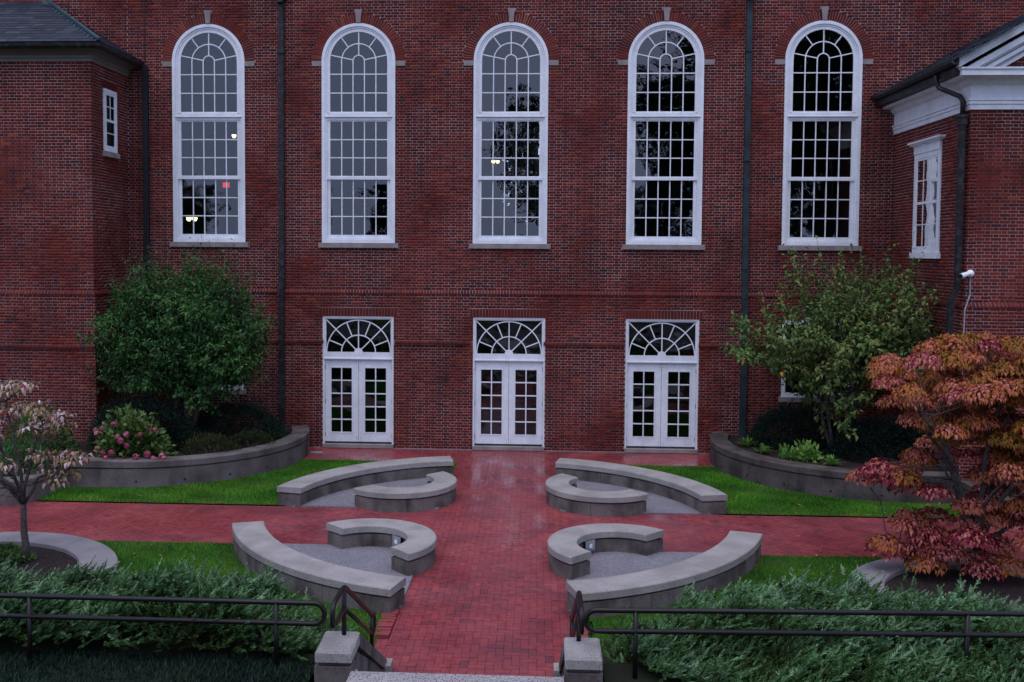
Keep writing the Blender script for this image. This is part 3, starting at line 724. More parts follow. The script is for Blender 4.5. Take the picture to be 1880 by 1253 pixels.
# ------------------------------------------------------------------ windows and doors of the hall
def pane(parent, poly, y, tilt=.007):
    cx = sum(p[0] for p in poly)/len(poly); cz = sum(p[1] for p in poly)/len(poly)
    m_ = MB(); m_.add([(x-cx,0,z-cz) for x,z in poly], [tuple(range(len(poly)))])
    o = obj('pane', m_.mesh('pane', M['glass'], fix=False), parent=parent, loc=(cx, y, cz))
    o.rotation_euler = (random.gauss(0,tilt*.5), 0, random.gauss(0,tilt*.6))
    return o
def arch_pts(r, n=28, z0=None):
    P = [(r*math.cos(math.pi*k/n), r*math.sin(math.pi*k/n)) for k in range(n+1)]
    return P
def big_window(x):
    b = MB(); zs = WSP-WZ0
    outline = lambda r, zb: [(r, zb)]+arch_pts(r)+[(-r, zb)]
    sh = lambda P: [(x+p[0], WSP+p[1]) for p in P]
    # casing: two steps, then sash frames
    b.band(sh(outline(WHW, -zs+.0)), 0.0, .075, -.022, .10)
    b.box(x-WHW, x+WHW, -.018, .10, WZ0, WZ0+.075)
    w = obj('window', b.mesh('window', M['white']), parent=hall)
    b = MB(); b.band(sh(outline(WHW-.075, -zs+.075)), 0, .045, .004, .10); b.box(x-WHW+.121, x+WHW-.121, .0045, .10, WZ0+.076, WZ0+.115); obj('inner_casing', b.mesh('inner_casing', M['white']), parent=w)
    RG = .705; c = 2*RG/5
    zt0, zt1 = 8.10, 8.272                     # transom
    b = MB(); b.box(x-WHW+.075, x+WHW-.075, -.012, .09, zt0+.07, zt1-.015); b.box(x-WHW+.12, x+WHW-.12, .012, .09, zt0, zt0+.071); b.box(x-WHW+.055, x+WHW-.055, -.03, .08, zt0+.066, zt0+.088)
    obj('transom', b.mesh('transom', M['white']), parent=w)
    b = MB(); b.band(sh([(WHW-.12, zt1-WSP)]+arch_pts(WHW-.12)+[(-WHW+.12, zt1-WSP)]), 0, WHW-.12-RG, .02, .08); b.box(x-RG-.001, x+RG+.001, .022, .08, zt1-.016, zt1+.03); obj('arched_sash', b.mesh('arched_sash', M['white']), parent=w)
    # middle and lower sash
    for nm, z0, z1, y0, rail in (('middle_sash', 6.70, zt0+.002, .03, .03), ('lower_sash', WZ0+.113, 6.705, .055, .085)):
        b = MB(); b.box(x-RG-.084, x-RG, y0, y0+.045, z0, z1); b.box(x+RG, x+RG+.084, y0, y0+.045, z0, z1)
        b.box(x-RG, x+RG, y0, y0+.045, z0, z0+(rail if nm == 'lower_sash' else .035)); b.box(x-RG, x+RG, y0, y0+.045, z1-.035, z1)
        obj(nm, b.mesh(nm, M['white']), parent=w)
    b = MB(); b.box(x-RG-.088, x+RG+.088, .012, .05, 6.645, 6.715); obj('meeting_rail', b.mesh('meeting_rail', M['white']), parent=w)
    # glazing bars
    mw = .0125; bars = MB()
    grids = [(WZ0+.198, 6.648, 3, .058), (6.735, zt0-.033, 3, .035)]
    for z0, z1, n, y in grids:
        for k in range(1, 5): bars.box(x-RG+c*k-mw, x-RG+c*k+mw, y, y+.03, z0-.01, z1+.03)
        for k in range(1, n): zz = z0+(z1-z0)*k/n; bars.box(x-RG, x+RG, y+.002, y+.028, zz-mw, zz+mw)
    yu = .03; zr0 = zt1+.03; zr2 = 9.215; zr1 = (zr0+zr2)/2
    for k in range(1, 5): bars.box(x-RG+c*k-mw, x-RG+c*k+mw, yu, yu+.03, zr0-.01, WSP)
    for zz in (zr1, zr2): bars.box(x-RG, x+RG, yu+.002, yu+.028, zz-mw, zz+mw)
    for r in (c/2, 1.5*c): bars.band(sh(arch_pts(r, 24)), -mw, mw, yu+.001, yu+.029)
    def radial(a, r0, r1):
        for s in ((1,-1) if abs(a-90) > 1 else (1,)):
            ca, sa = s*math.cos(R(a)), math.sin(R(a)); bars.band(sh([(r0*ca, r0*sa), (r1*ca, r1*sa)]), -mw, mw, yu+.003, yu+.027)
    radial(12, c/2, RG+.01); radial(53, 1.5*c, RG+.01); radial(90, c/2, RG+.01)
    obj('glazing_bars', bars.mesh('glazing_bars', M['white']), parent=w)
    # panes
    for z0, z1, n, y in grids:
        for i in range(5):
            for k in range(n):
                pane(w, [(x-RG+c*i, z0+(z1-z0)*k/n), (x-RG+c*(i+1), z0+(z1-z0)*k/n), (x-RG+c*(i+1), z0+(z1-z0)*(k+1)/n), (x-RG+c*i, z0+(z1-z0)*(k+1)/n)], y+.014)
    for i in range(5):
        for za, zb in ((zr0, zr1), (zr1, zr2)): pane(w, [(x-RG+c*i, za), (x-RG+c*(i+1), za), (x-RG+c*(i+1), zb), (x-RG+c*i, zb)], yu+.014)
    zl = zr2-WSP
    def arcp(r, a0, a1, n=8): return [(r*math.cos(R(a0+(a1-a0)*k/n)), r*math.sin(R(a0+(a1-a0)*k/n))) for k in range(n+1)]
    shapes = [[(-c/2, zl), (c/2, zl)]+arcp(c/2, 0, 180, 10)]
    for s in (1, -1):
        for ra, rb in ((c/2, 1.5*c), (1.5*c, RG)):
            P = [(ra, zl), (rb, zl)]+arcp(rb, 0, 12, 2)+arcp(ra, 12, 0, 2); shapes.append([(s*p[0], p[1]) for p in P][::s])
        for ra, rb, a0, a1 in ((c/2, 1.5*c, 12, 90), (1.5*c, RG, 12, 53), (1.5*c, RG, 53, 90)):
            P = arcp(rb, a0, a1)+arcp(ra, a1, a0); shapes.append([(s*p[0], p[1]) for p in P][::s])
    for P in shapes: pane(w, sh(P), yu+.014)
    # stone sill, imposts, keystone
    b = MB(); b.box(x-.985, x+.985, -.075, .06, WZ0-.118, WZ0-.002); obj('sill', b.mesh('sill', M['stone']), parent=w)
    for s in (-1, 1):
        b = MB(); x0, x1 = sorted((x+s*(WHW+.004), x+s*(WHW+.243))); b.box(x0, x1, -.022, .05, WSP-.128, WSP-.004); obj('impost_stone', b.mesh('impost_stone', M['stone']), parent=w)
    b = MB(); b.prism([(x-.05, WSP+WHW+.012), (x+.05, WSP+WHW+.012), (x+.082, WSP+RING+.07), (x-.082, WSP+RING+.07)], -.04, .05); obj('keystone', b.mesh('keystone', M['stone']), parent=w)
for x in WX: big_window(x)

def double_door(x):
    yf = YL+.035
    b = MB(); b.band([(x+DHW, DZ0), (x+DHW, DZ1), (x-DHW, DZ1), (x-DHW, DZ0)], 0, .045, yf-.02, yf+.12)
    d = obj('double_door', b.mesh('double_door', M['white']), parent=hall)
    zt = 2.215; gz0, gz1, gw = 2.385, 3.205, .805       # fanlight glass
    b = MB(); b.box(x-DHW+.045, x+DHW-.045, yf, yf+.1, zt, gz0); b.box(x-DHW+.045, x+DHW-.045, yf+.001, yf+.1, gz1, DZ1-.045)
    for s in (-1,1):
        x0, x1 = sorted((x+s*gw, x+s*(DHW-.045))); b.box(x0, x1, yf+.002, yf+.1, gz0, gz1)
    b.box(x-DHW+.02, x+DHW-.02, yf-.03, yf+.02, zt-.004, zt+.022)
    obj('fanlight_frame', b.mesh('fanlight_frame', M['white']), parent=d)
    bars = MB(); mw = .013; y0 = yf+.012; ro, ri, rh = .795, .425, .105; sh = lambda P: [(x+p[0], gz0+p[1]) for p in P]
    bars.band(sh([(ro*math.cos(t), ro*math.sin(t)) for t in np.linspace(0, math.pi, 33)]), -mw, mw, y0, y0+.03)
    bars.band(sh([(ri*math.cos(t), ri*math.sin(t)) for t in np.linspace(0, math.pi, 25)]), -mw, mw, y0+.001, y0+.029)
    bars.prism(sh([(rh*math.cos(t), rh*math.sin(t)) for t in np.linspace(0, math.pi, 17)]), y0-.004, y0+.032)
    for a, r0, r1 in ((90, rh, ro), (45, rh, 1.13), (135, rh, 1.13), (68, ri, ro), (112, ri, ro), (22, ri, ro), (158, ri, ro)):
        ca, sa = math.cos(R(a)), math.sin(R(a)); bars.band(sh([(r0*ca, r0*sa), (r1*ca, r1*sa)]), -mw, mw, y0+.003, y0+.027)
    obj('fanlight_bars', bars.mesh('fanlight_bars', M['white']), parent=d)
    A = [0, 22, 45, 68, 90, 112, 135, 158, 180]
    def arcp(r, a0, a1, n=6): return [(r*math.cos(R(a0+(a1-a0)*k/n)), r*math.sin(R(a0+(a1-a0)*k/n))) for k in range(n+1)]
    for a0, a1 in zip(A[:-1], A[1:]): pane(d, sh(arcp(ro, a0, a1)+arcp(ri, a1, a0)), y0+.015)
    for a0, a1 in ((0,45),(45,90),(90,135),(135,180)): pane(d, sh(arcp(ri, a0, a1)+arcp(rh*.6, a1, a0)), y0+.015)
    hh = gz1-gz0
    for s in (1,-1):
        P = [(ro*.99,0),(gw,0),(gw,hh*.985)]+arcp(ro, 45, 0); pane(d, sh([(s*p[0],p[1]) for p in P][::s]), y0+.015)
        P = [(gw,hh*.985),(gw,hh),(0.02,hh)]+arcp(ro, 88, 45); pane(d, sh([(s*p[0],p[1]) for p in P][::s]), y0+.015)
    for s in (-1, 1):
        x0, x1 = sorted((x+s*.004, x+s*(DHW-.048))); g0 = x0+(.145 if s < 0 else .15); g1 = x1-(.155 if s < 0 else .14); q0, q1 = .375, 2.0; zb = DZ0+.035; zt_ = zt-.008
        yl = yf+.035; b = MB()
        b.box(x0, g0, yl, yl+.045, zb, zt_); b.box(g1, x1, yl, yl+.045, zb, zt_); b.box(g0, g1, yl, yl+.045, zb, q0); b.box(g0, g1, yl, yl+.045, q1, zt_)
        obj('door_leaf', b.mesh('door_leaf', M['white']), parent=d)
        b = MB(); xm = (g0+g1)/2; b.box(xm-.014, xm+.014, yl-.006, yl+.03, q0-.005, q1+.005)
        for k in range(1, 5): zz = q0+(q1-q0)*k/5; b.box(g0-.004, g1+.004, yl-.004, yl+.028, zz-.014, zz+.014)
        b.band([(g0, q0), (g1, q0), (g1, q1), (g0, q1)], -.014, .010, yl-.010, yl+.01, closed=True)
        obj('glazing_bars', b.mesh('glazing_bars', M['white']), parent=d)
        for i in (0, 1):
            for k in range(5):
                xa = g0 if i == 0 else xm; xb = xm if i == 0 else g1; za = q0+(q1-q0)*k/5; zc = q0+(q1-q0)*(k+1)/5
                pane(d, [(xa,za),(xb,za),(xb,zc),(xa,zc)], yl+.015)
        for zz in (.32, 1.15, 2.0):
            b = MB(); xh = x0-.004 if s < 0 else x1+.004; b.box(xh-.012, xh+.012, yl-.016, yl+.004, zz-.055, zz+.055); obj('hinge', b.mesh('hinge', M['black']), parent=d)
        for zz in (zb+.05, zb+.11, zt_-.05, zt_-.11):
            b = MB(); xb = x+s*.055; b.tube([(xb, yl-.004, zz), (xb, yl+.002, zz)], .008, 8); obj('bolt', b.mesh('bolt', M['black']), parent=d)
        b = MB(); b.box(x0, x1, yl-.008, yl+.04, zb-.033, zb+.012); obj('kick_sweep', b.mesh('kick_sweep', M['pipe_green']), parent=d)
    b = MB(); b.box(x-DHW, x+DHW, YL-.07, yf+.13, .012, DZ0); obj('threshold', b.mesh('threshold', M['stone']), parent=d)
for x in DX: double_door(x)

def low_window(x):
    b = MB(); y0 = YL+.02; b.band([(x+LHW, LZ0), (x+LHW, LZ1), (x-LHW, LZ1), (x-LHW, LZ0)], 0, .10, y0-.02, y0+.1, closed=True)
    w = obj('window', b.mesh('window', M['white']), parent=hall)
    g = LHW-.10; b = MB(); zz0, zz1 = LZ0+.10, LZ1-.10
    for k in range(1, 4): b.box(x-g+2*g*k/4-.014, x-g+2*g*k/4+.014, y0+.02, y0+.05, zz0, zz1)
    for k in range(1, 4): z = zz0+(zz1-zz0)*k/4; b.box(x-g, x+g, y0+.022, y0+.048, z-(.03 if k == 2 else .014), z+(.03 if k == 2 else .014))
    obj('glazing_bars', b.mesh('glazing_bars', M['white']), parent=w)
    for i in range(4):
        for k in range(4):
            xa, xb = x-g+2*g*i/4, x-g+2*g*(i+1)/4; za, zb = zz0+(zz1-zz0)*k/4, zz0+(zz1-zz0)*(k+1)/4
            pane(w, [(xa,za),(xb,za),(xb,zb),(xa,zb)], y0+.035)
    b = MB(); b.box(x-LHW-.055, x+LHW+.055, YL-.06, y0, LZ0-.115, LZ0-.002); obj('sill', b.mesh('sill', M['stone']), parent=w)
for x in LX: low_window(x)

# rooms behind the glass: a dark upper hall with windows on its far side, and a lower room
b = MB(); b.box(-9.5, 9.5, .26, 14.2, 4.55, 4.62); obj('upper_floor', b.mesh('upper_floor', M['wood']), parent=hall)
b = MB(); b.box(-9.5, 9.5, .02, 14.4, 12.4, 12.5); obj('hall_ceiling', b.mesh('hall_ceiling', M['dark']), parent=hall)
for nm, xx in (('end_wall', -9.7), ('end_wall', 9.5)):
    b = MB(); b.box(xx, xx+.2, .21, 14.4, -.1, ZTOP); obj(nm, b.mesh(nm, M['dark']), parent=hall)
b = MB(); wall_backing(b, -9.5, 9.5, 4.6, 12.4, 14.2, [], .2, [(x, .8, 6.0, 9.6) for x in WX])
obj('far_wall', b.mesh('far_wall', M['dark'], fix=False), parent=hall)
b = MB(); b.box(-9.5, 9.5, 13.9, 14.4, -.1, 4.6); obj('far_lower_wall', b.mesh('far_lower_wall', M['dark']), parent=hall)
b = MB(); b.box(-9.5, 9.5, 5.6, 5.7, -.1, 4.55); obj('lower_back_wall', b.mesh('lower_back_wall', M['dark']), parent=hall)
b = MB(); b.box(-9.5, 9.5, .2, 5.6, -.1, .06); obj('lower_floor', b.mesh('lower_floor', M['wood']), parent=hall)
for x in WX:
    b = MB(); 
    for k in (-2,-1,0,1,2): b.box(x+k*.3-.02, x+k*.3+.02, 14.25, 14.3, 6.0, 10.4)
    for k in range(9): b.box(x-.8, x+.8, 14.252, 14.298, 6.0+k*.5-.02, 6.0+k*.5+.02)
    obj('far_glazing_bars', b.mesh('far_glazing_bars', M['white']), parent=hall)
    if abs(x) > .1:
        b = MB(); b.box(x-.9, x+.9, 14.14, 14.16, 5.9, 10.5); obj('added_dimming_screen', b.mesh('added_dimming_screen', M['blind_screen']), parent=hall)  # added opaque screen, dims the sky seen through this far window
b = MB(); b.box(-17.3, 17.3, -.25, 14.7, ZTOP-.002, ZTOP+.35); obj('cornice', b.mesh('cornice', M['white']), parent=hall)
b = MB(); b.add([(-17.4,-.3,ZTOP+.35),(17.4,-.3,ZTOP+.35),(17.4,7.2,ZTOP+4),(-17.4,7.2,ZTOP+4),(17.4,14.8,ZTOP+.35),(-17.4,14.8,ZTOP+.35)], [(0,1,2,3),(3,2,4,5),(0,3,5),(1,4,2)]); obj('roof', b.mesh('roof', M['slate'], tone=True), parent=hall)
# lamps seen lit through the glass
def lamp(label, p, n, s, y=3.0):
    t = thing('wall_lamp', p, label, 'lamp', 'lit lamps inside the hall')
    b = MB(); b.box(p[0]-.03, p[0]+.03, y+.15, y+.22, p[2]-.25, p[2]+.1); b.tube([(p[0], y+.2, p[2]-.1), (p[0], y+.2, 4.65)], .018, 6); obj('stand', b.mesh('stand', M['bronze']), parent=t)
    for k in range(n):
        dx = (k-(n-1)/2)*s*2.4; b = MB()
        pr = [(.0,-1.0),(.6,-.85),(1.0,-.1),(1.05,.55),(.8,.6),(0,.6)]; V = []; F = []; m_ = 12
        for r_, z in pr:
            for i in range(m_): V.append((p[0]+dx+r_*s*math.cos(2*math.pi*i/m_), y+r_*s*math.sin(2*math.pi*i/m_), p[2]+z*s))
        for j in range(len(pr)-1):
            for i in range(m_): F.append((j*m_+i, j*m_+(i+1)%m_, (j+1)*m_+(i+1)%m_, (j+1)*m_+i))
        b.add(V, F); o = obj('shade', b.mesh('shade', M['lamp'], smooth=True), parent=t)
        b = MB(); b.tube([(p[0], y+.2, p[2]-.12), (p[0]+dx*.6, y+.1, p[2]-.3*s-.12), (p[0]+dx, y, p[2]-s)], .012, 6); obj('arm', b.mesh('arm', M['bronze']), parent=t)
lamp('two-shaded lit lamp low in the arched window beside the slate-roofed wing', (-8.97, 3.0, 5.76), 2, .07)
lamp('single lit lamp high in the arched window beside the slate-roofed wing', (-7.76, 3.0, 8.06), 1, .06)
lamp('two-shaded lit lamp in the arched window over the middle door', (-.49, 3.0, 7.36), 2, .05)
t = thing('exit_light', (-8.31, 4.0, 12.4), 'small red lit sign glowing inside the arched window beside the slate-roofed wing', 'sign')
b = MB(); b.box(-8.40,-8.22,3.97,4.03,6.70,6.84); obj('lit_panel', b.mesh('lit_panel', M['exit']), parent=t)
b = MB(); b.tube([(-8.31,4,6.84),(-8.31,4,12.41)], .012, 6); obj('hanger_rod', b.mesh('hanger_rod', M['bronze']), parent=t)

# ------------------------------------------------------------------ left wing (slate hip roof)
LWX, LWY, LWZ = -9.5, -2.0, 9.16
lw = thing('brick_wing', (-12.5, -1, 0), 'red brick wing with blue-grey slate hip roof and one small white side window', 'building')
b = MB(); nocut = lambda z: []
b.box(-17, LWX, LWY, .2, Z1, LWZ+.2); b.box(-17, LWX-YL, LWY+YL, .2, -.1, Z1); obj('wall_core', b.mesh('wall_core', M['mortar']), parent=lw)
SWY0, SWY1, SWZ0, SWZ1 = -1.40, -.70, 7.20, 8.66
cutside = lambda z: [(SWY0, SWY1)] if SWZ0 <= z < SWZ1 else ([(SWY0-.07, SWY1+.07)] if SWZ0-.13 <= z < SWZ0 else ([(SWY0-.06, SWY1+.06)] if SWZ1 <= z < SWZ1+.21 else []))
f1 = bond(-16.9, LWX+.010, 3.945, LWZ, nocut, .05); f2 = bond(-16.9, LWX-YL+.010, 2.698, 2.698+17*CH, nocut, .05); f3 = bond(-16.9, LWX-YL+.010, .018, .018+38*CH, nocut, .05)
put_bricks(lw, f1, (0,LWY,0), (1,0,0), (0,-1,0), lambda q: abs((q[0]+q[1])/2+11.3)+abs(q[2]-6.5) if -12.9 < q[0] < -9.8 else 1e6, 300)
put_bricks(lw, f2+f3, (0,LWY+YL,0), (1,0,0), (0,-1,0), lambda q: 1e9, 0)
s1 = bond(LWY+.0, -.012, 3.945, LWZ, cutside, .02); s2 = bond(LWY+YL, -.06, 2.698, 2.698+17*CH, nocut, .02); s3 = bond(LWY+YL, -.06, .018, .018+38*CH, nocut, .02)
put_bricks(lw, s1, (LWX,0,0), (0,1,0), (1,0,0), lambda q: 1e9, 0)
put_bricks(lw, s2+s3, (LWX-YL,0,0), (0,1,0), (1,0,0), lambda q: 1e9, 0)
belt(lw, -16.9, LWX+.05, (0,LWY,0), (1,0,0), (0,-1,0), nocut); belt(lw, LWY-.05, -.06, (LWX,0,0), (0,1,0), (1,0,0), nocut)
for k in range(10):
    m_ = MB(); m_.box(-.01,.014,-.036,.036,-.1,.1, random.uniform(.3,.6)); obj('soldier_brick', m_.mesh('soldier_brick', M['brick'], tone=True), parent=lw, loc=(LWX, SWY0-.02+.0825*k, SWZ1+.105))
def side_window(parent, X, s, y0, y1, z0, z1, hood):
    """sash window in a side wall; s = outward x direction"""
    def bx(b, xa, xb, ya, yb, za, zb): b.box(min(X+s*xa, X+s*xb), max(X+s*xa, X+s*xb), ya, yb, za, zb)
    fwid = .11 if hood else .085
    b = MB(); bx(b, -.02, .035, y0, y0+fwid, z0, z1); bx(b, -.02, .035, y1-fwid, y1, z0, z1); bx(b, -.02, .0349, y0+fwid, y1-fwid, z1-fwid, z1); bx(b, -.02, .038, y0+fwid, y1-fwid, z0, z0+.07)
    w = obj('window', b.mesh('window', M['white']), parent=parent)
    zm = (z0+z1)/2; g0, g1 = y0+fwid, y1-fwid
    b = MB(); bx(b, .012, .03, g0, g1, zm-.03, zm+.03)
    for ya, yb in ((g0, g0+.05), (g1-.05, g1)): bx(b, .010, .026, ya, yb, z0+.07, z1-fwid)
    bx(b, .011, .0262, g0, g1, z0+.07, z0+.14); bx(b, .011, .0262, g0, g1, z1-fwid-.05, z1-fwid)
    obj('sash', b.mesh('sash', M['white']), parent=w)
    b = MB(); n = 3 if hood else 2
    for k in range(1, n):
        yy = g0+(g1-g0)*k/n; bx(b, .011, .024, yy-.011, yy+.011, zm, z1-fwid)
        if hood: bx(b, .011, .024, yy-.011, yy+.011, z0+.14, zm)
    for zz in (zm+(z1-fwid-zm)*.5, z0+.14+(zm-z0-.14)*.5): bx(b, .0115, .0235, g0, g1, zz-.011, zz+.011)
    obj('glazing_bars', b.mesh('glazing_bars', M['white']), parent=w)
    for za, zb in ((z0+.07, zm), (zm, z1-fwid)):
        for k in range(n):
            ya, yb = g0+(g1-g0)*k/n, g0+(g1-g0)*(k+1)/n; m_ = MB()
            zc = (za+zb)/2
            for z_a, z_b in ((za, zc), (zc, zb)):
                m_ = MB(); m_.add([(0,ya-(ya+yb)/2,-(z_b-z_a)/2),(0,yb-(ya+yb)/2,-(z_b-z_a)/2),(0,yb-(ya+yb)/2,(z_b-z_a)/2),(0,ya-(ya+yb)/2,(z_b-z_a)/2)], [(0,1,2,3)])
                o = obj('pane', m_.mesh('pane', M['glass'], fix=False), parent=w, loc=(X+s*.017, (ya+yb)/2, (z_a+z_b)/2)); o.rotation_euler = (0, random.gauss(0,.003), random.gauss(0,.003))
    b = MB(); bx(b, .002, .006, g0, g1, z0+.07, z1-fwid)
    obj('blind' if hood else 'dark_backing', b.mesh('backing', M['blind_screen' if hood else 'dark']), parent=w)
    if hood:
        b = MB(); bx(b, -.02, .05, y0-.0, y1+.0, z1+.001, z1+.20); bx(b, -.02, .10, y0-.12, y1+.12, z1+.20, z1+.235); bx(b, -.02, .14, y0-.16, y1+.16, z1+.235, z1+.275); bx(b, -.02, .065, y0-.04, y1+.04, z1+.17, z1+.20)
        obj('hood', b.mesh('hood', M['white']), parent=w)
    b = MB(); bx(b, -.02, .07, y0-.065, y1+.065, z0-.125, z0-.003); obj('sill', b.mesh('sill', M['white' if hood else 'stone']), parent=w)
side_window(lw, LWX, 1, SWY0, SWY1, SWZ0, SWZ1, False)
M['eave'] = mat('taupe_eave_paint', (.15,.135,.115), .6, .3, var=.85, scale=3)
# eaves: frieze, soffit, gutter, then slates; eave line 0.43 out
EO = .40; EX, EY, EZ = LWX+EO, LWY-EO, 9.50
def eave_profile(b, prof):
    """prof: [(out, z)...] swept round the corner, front then side"""
    V = []; m_ = len(prof)
    for o_, z in prof: V.append((-17, LWY-o_, z))
    for o_, z in prof: V.append((LWX+o_, LWY-o_, z))
    for o_, z in prof: V.append((LWX+o_, -.004, z))
    F = []
    for k in range(2):
        for i in range(m_): F.append((k*m_+i, k*m_+(i+1)%m_, (k+1)*m_+(i+1)%m_, (k+1)*m_+i))
    F += [tuple(range(m_)), tuple(range(3*m_-1, 2*m_-1, -1))]; b.add(V, F)
b = MB(); eave_profile(b, [(-.02,LWZ),(.03,LWZ),(.03,LWZ+.06),(.055,LWZ+.075),(.055,LWZ+.13),(.16,LWZ+.20),(.28,LWZ+.235),(.28,LWZ+.30),(-.02,LWZ+.30)]); obj('frieze', b.mesh('frieze', M['eave']), parent=lw)
b = MB(); eave_profile(b, [(.26,LWZ+.235),(.36,LWZ+.215),(.42,LWZ+.27),(.44,LWZ+.34),(.40,LWZ+.345),(.26,LWZ+.335)]); obj('gutter', b.mesh('gutter', M['bronze']), parent=lw)
SLP = .62
def roof_z(d): return EZ+.01+d*SLP
b = MB(); D = 2.4
b.add([(-17,EY,EZ-.02),(EX,EY,EZ-.02),(EX-D,EY+D,roof_z(D)-.035),(-17,EY+D,roof_z(D)-.035),(EX,EY+D,EZ-.02)], [(0,1,2,3),(1,4,2)]); obj('roof_deck', b.mesh('roof_deck', M['slate'], tone=True), parent=lw)
_sl = {}
def slate(parent, x, y, z, w, ln, rot, tone, th=.014):
    key = (round(w,2), tone)
    if key not in _sl:
        m_ = MB(); m_.box(-w/2+.002, w/2-.002, 0, ln, -th, 0, tone); _sl[key] = m_.mesh('slate', M['slate'], tone=True)
    o = obj('slate', _sl[key], parent=parent, loc=(x,y,z)); o.rotation_euler = rot; return o
pit = math.atan(SLP); exv = .17*math.cos(pit); nrow = int(D/exv)
for r_ in range(nrow):
    d = r_*exv; x = EX-d-.02-(random.uniform(0,.2)); 
    while x > -13.9 and r_ < 16:
        w = random.choice((.22,.26,.30,.34)); x -= w
        slate(lw, x+w/2, EY+d-.02, roof_z(d)+.022, w, .30, (pit-.05, 0, random.gauss(0,.008)), random.choice((.1,.3,.45,.55,.7,.9)))
for r_ in range(nrow):
    d = r_*exv; y = EY+d+.03
    while y < -.25:
        w = random.choice((.22,.26,.30)); slate(lw, EX-d+.02, y+w/2, roof_z(d)+.022, w, .30, (pit-.05, 0, R(90)+random.gauss(0,.008)), random.choice((.1,.3,.5,.7))); y += w
b = MB()
for s, off in ((-1,.0),(1,.0)):
    pass
dirv = Vector((-D, D, roof_z(D)-roof_z(0))); p0 = Vector((EX-.02, EY+.02, EZ+.05)); p1 = p0+dirv
n1 = Vector((1,0,-SLP)).normalized()*0; 
q1 = Vector((-.20,0,0)); q2 = Vector((0,.20,.0))
b.add([p0, p1, p1+Vector((-.22,0,-.022)), p0+Vector((-.22,0,-.022)), p1+Vector((0,.22,-.022)), p0+Vector((0,.22,-.022)), p0+Vector((0,0,.03)), p1+Vector((0,0,.03))], [(6,7,2,3),(6,5,4,7)])
b.tube([p0+Vector((0,0,.035)), p1+Vector((0,0,.035))], .03, 8)
obj('hip_flashing', b.mesh('hip_flashing', M['copper']), parent=lw)

# ------------------------------------------------------------------ right wing (white pediment)
RWX, RWY, RWZ = 9.17, -4.15, 7.76
rw = thing('pedimented_wing', (13, -2, 0), 'red brick wing with white classical cornice and pediment, dark slate roof and hooded side window', 'building')
b = MB(); b.box(RWX, 17, RWY, .2, Z1, RWZ+.1); b.box(RWX+YL, 17, RWY+YL, .2, -.1, Z1)
b.add([(9.6,RWY+.02,8.6),(14.6,RWY+.02,8.6),(12.1,RWY+.02,10.0)], [(0,1,2)]); obj('wall_core', b.mesh('wall_core', M['mortar']), parent=rw)
f1 = bond(RWX-.010, 16.9, 3.945, RWZ, nocut, .03); f2 = bond(RWX+YL-.01, 16.9, 2.698, 2.698+17*CH, nocut, .03); f3 = bond(RWX+YL-.01, 16.9, .018, .018+38*CH, nocut, .03)
put_bricks(rw, f1, (0,RWY,0), (1,0,0), (0,-1,0), lambda q: abs((q[0]+q[1])/2-9.9)+abs(q[2]-5.6)*.7 if 9.2 < q[0] < 10.3 else 1e6, 300)
put_bricks(rw, f2+f3, (0,RWY+YL,0), (1,0,0), (0,-1,0), lambda q: 1e9, 0)
TW0, TW1, TZ0, TZ1 = -2.80, -1.36, 4.93, 7.12
cutr = lambda z: ([(-TW1, -TW0)] if TZ0 <= z < TZ1+.2 else ([(-TW1-.05, -TW0+.05)] if TZ0-.125 <= z < TZ0 else []))
s1 = bond(.0, -RWY+.012, 3.945, RWZ, cutr, .02); s2 = bond(.06, -RWY-YL, 2.698, 2.698+17*CH, nocut, .02); s3 = bond(.06, -RWY-YL, .018, .018+38*CH, nocut, .02)
put_bricks(rw, s1, (RWX,0,0), (0,-1,0), (-1,0,0), lambda q: 1e9, 0); put_bricks(rw, s2+s3, (RWX+YL,0,0), (0,-1,0), (-1,0,0), lambda q: 1e9, 0)
belt(rw, RWX-.05, 16.9, (0,RWY,0), (1,0,0), (0,-1,0), nocut); belt(rw, .06, -RWY+.05, (RWX,0,0), (0,-1,0), (-1,0,0), nocut)
tb = bond(9.9, 14.3, 8.60, 9.8, nocut, .0); tb = [q for q in tb if q[0] > 9.75+(q[3]-8.62)/.57 and q[1] < 14.45-(q[3]-8.62)/.57]
put_bricks(rw, tb, (0,RWY+.02,0), (1,0,0), (0,-1,0), lambda q: 1e9, 0)
side_window(rw, RWX, -1, TW0, TW1, TZ0, TZ1-.0, True)
def entab(b, prof):
    V = []; m_ = len(prof)
    for o_, z in prof: V.append((RWX-o_, -.004, z))
    for o_, z in prof: V.append((RWX-o_, RWY-o_, z))
    for o_, z in prof: V.append((17, RWY-o_, z))
    F = []
    for k in range(2):
        for i in range(m_): F.append((k*m_+i, k*m_+(i+1)%m_, (k+1)*m_+(i+1)%m_, (k+1)*m_+i))
    F += [tuple(range(m_)), tuple(range(3*m_-1, 2*m_-1, -1))]; b.add(V, F)
b = MB(); entab(b, [(-.03,RWZ-.02),(.03,RWZ-.02),(.035,RWZ+.07),(.055,RWZ+.085),(.055,RWZ+.14),(.075,RWZ+.155),(.075,RWZ+.185),(.03,RWZ+.20),(.03,RWZ+.45),(-.03,RWZ+.45)]); obj('frieze', b.mesh('frieze', M['white']), parent=rw)
b = MB(); entab(b, [(-.03,RWZ+.448),(.035,RWZ+.448),(.10,RWZ+.50),(.13,RWZ+.56),(.30,RWZ+.575),(.30,RWZ+.63),(-.03,RWZ+.66)]); obj('cornice', b.mesh('cornice', M['white']), parent=rw)
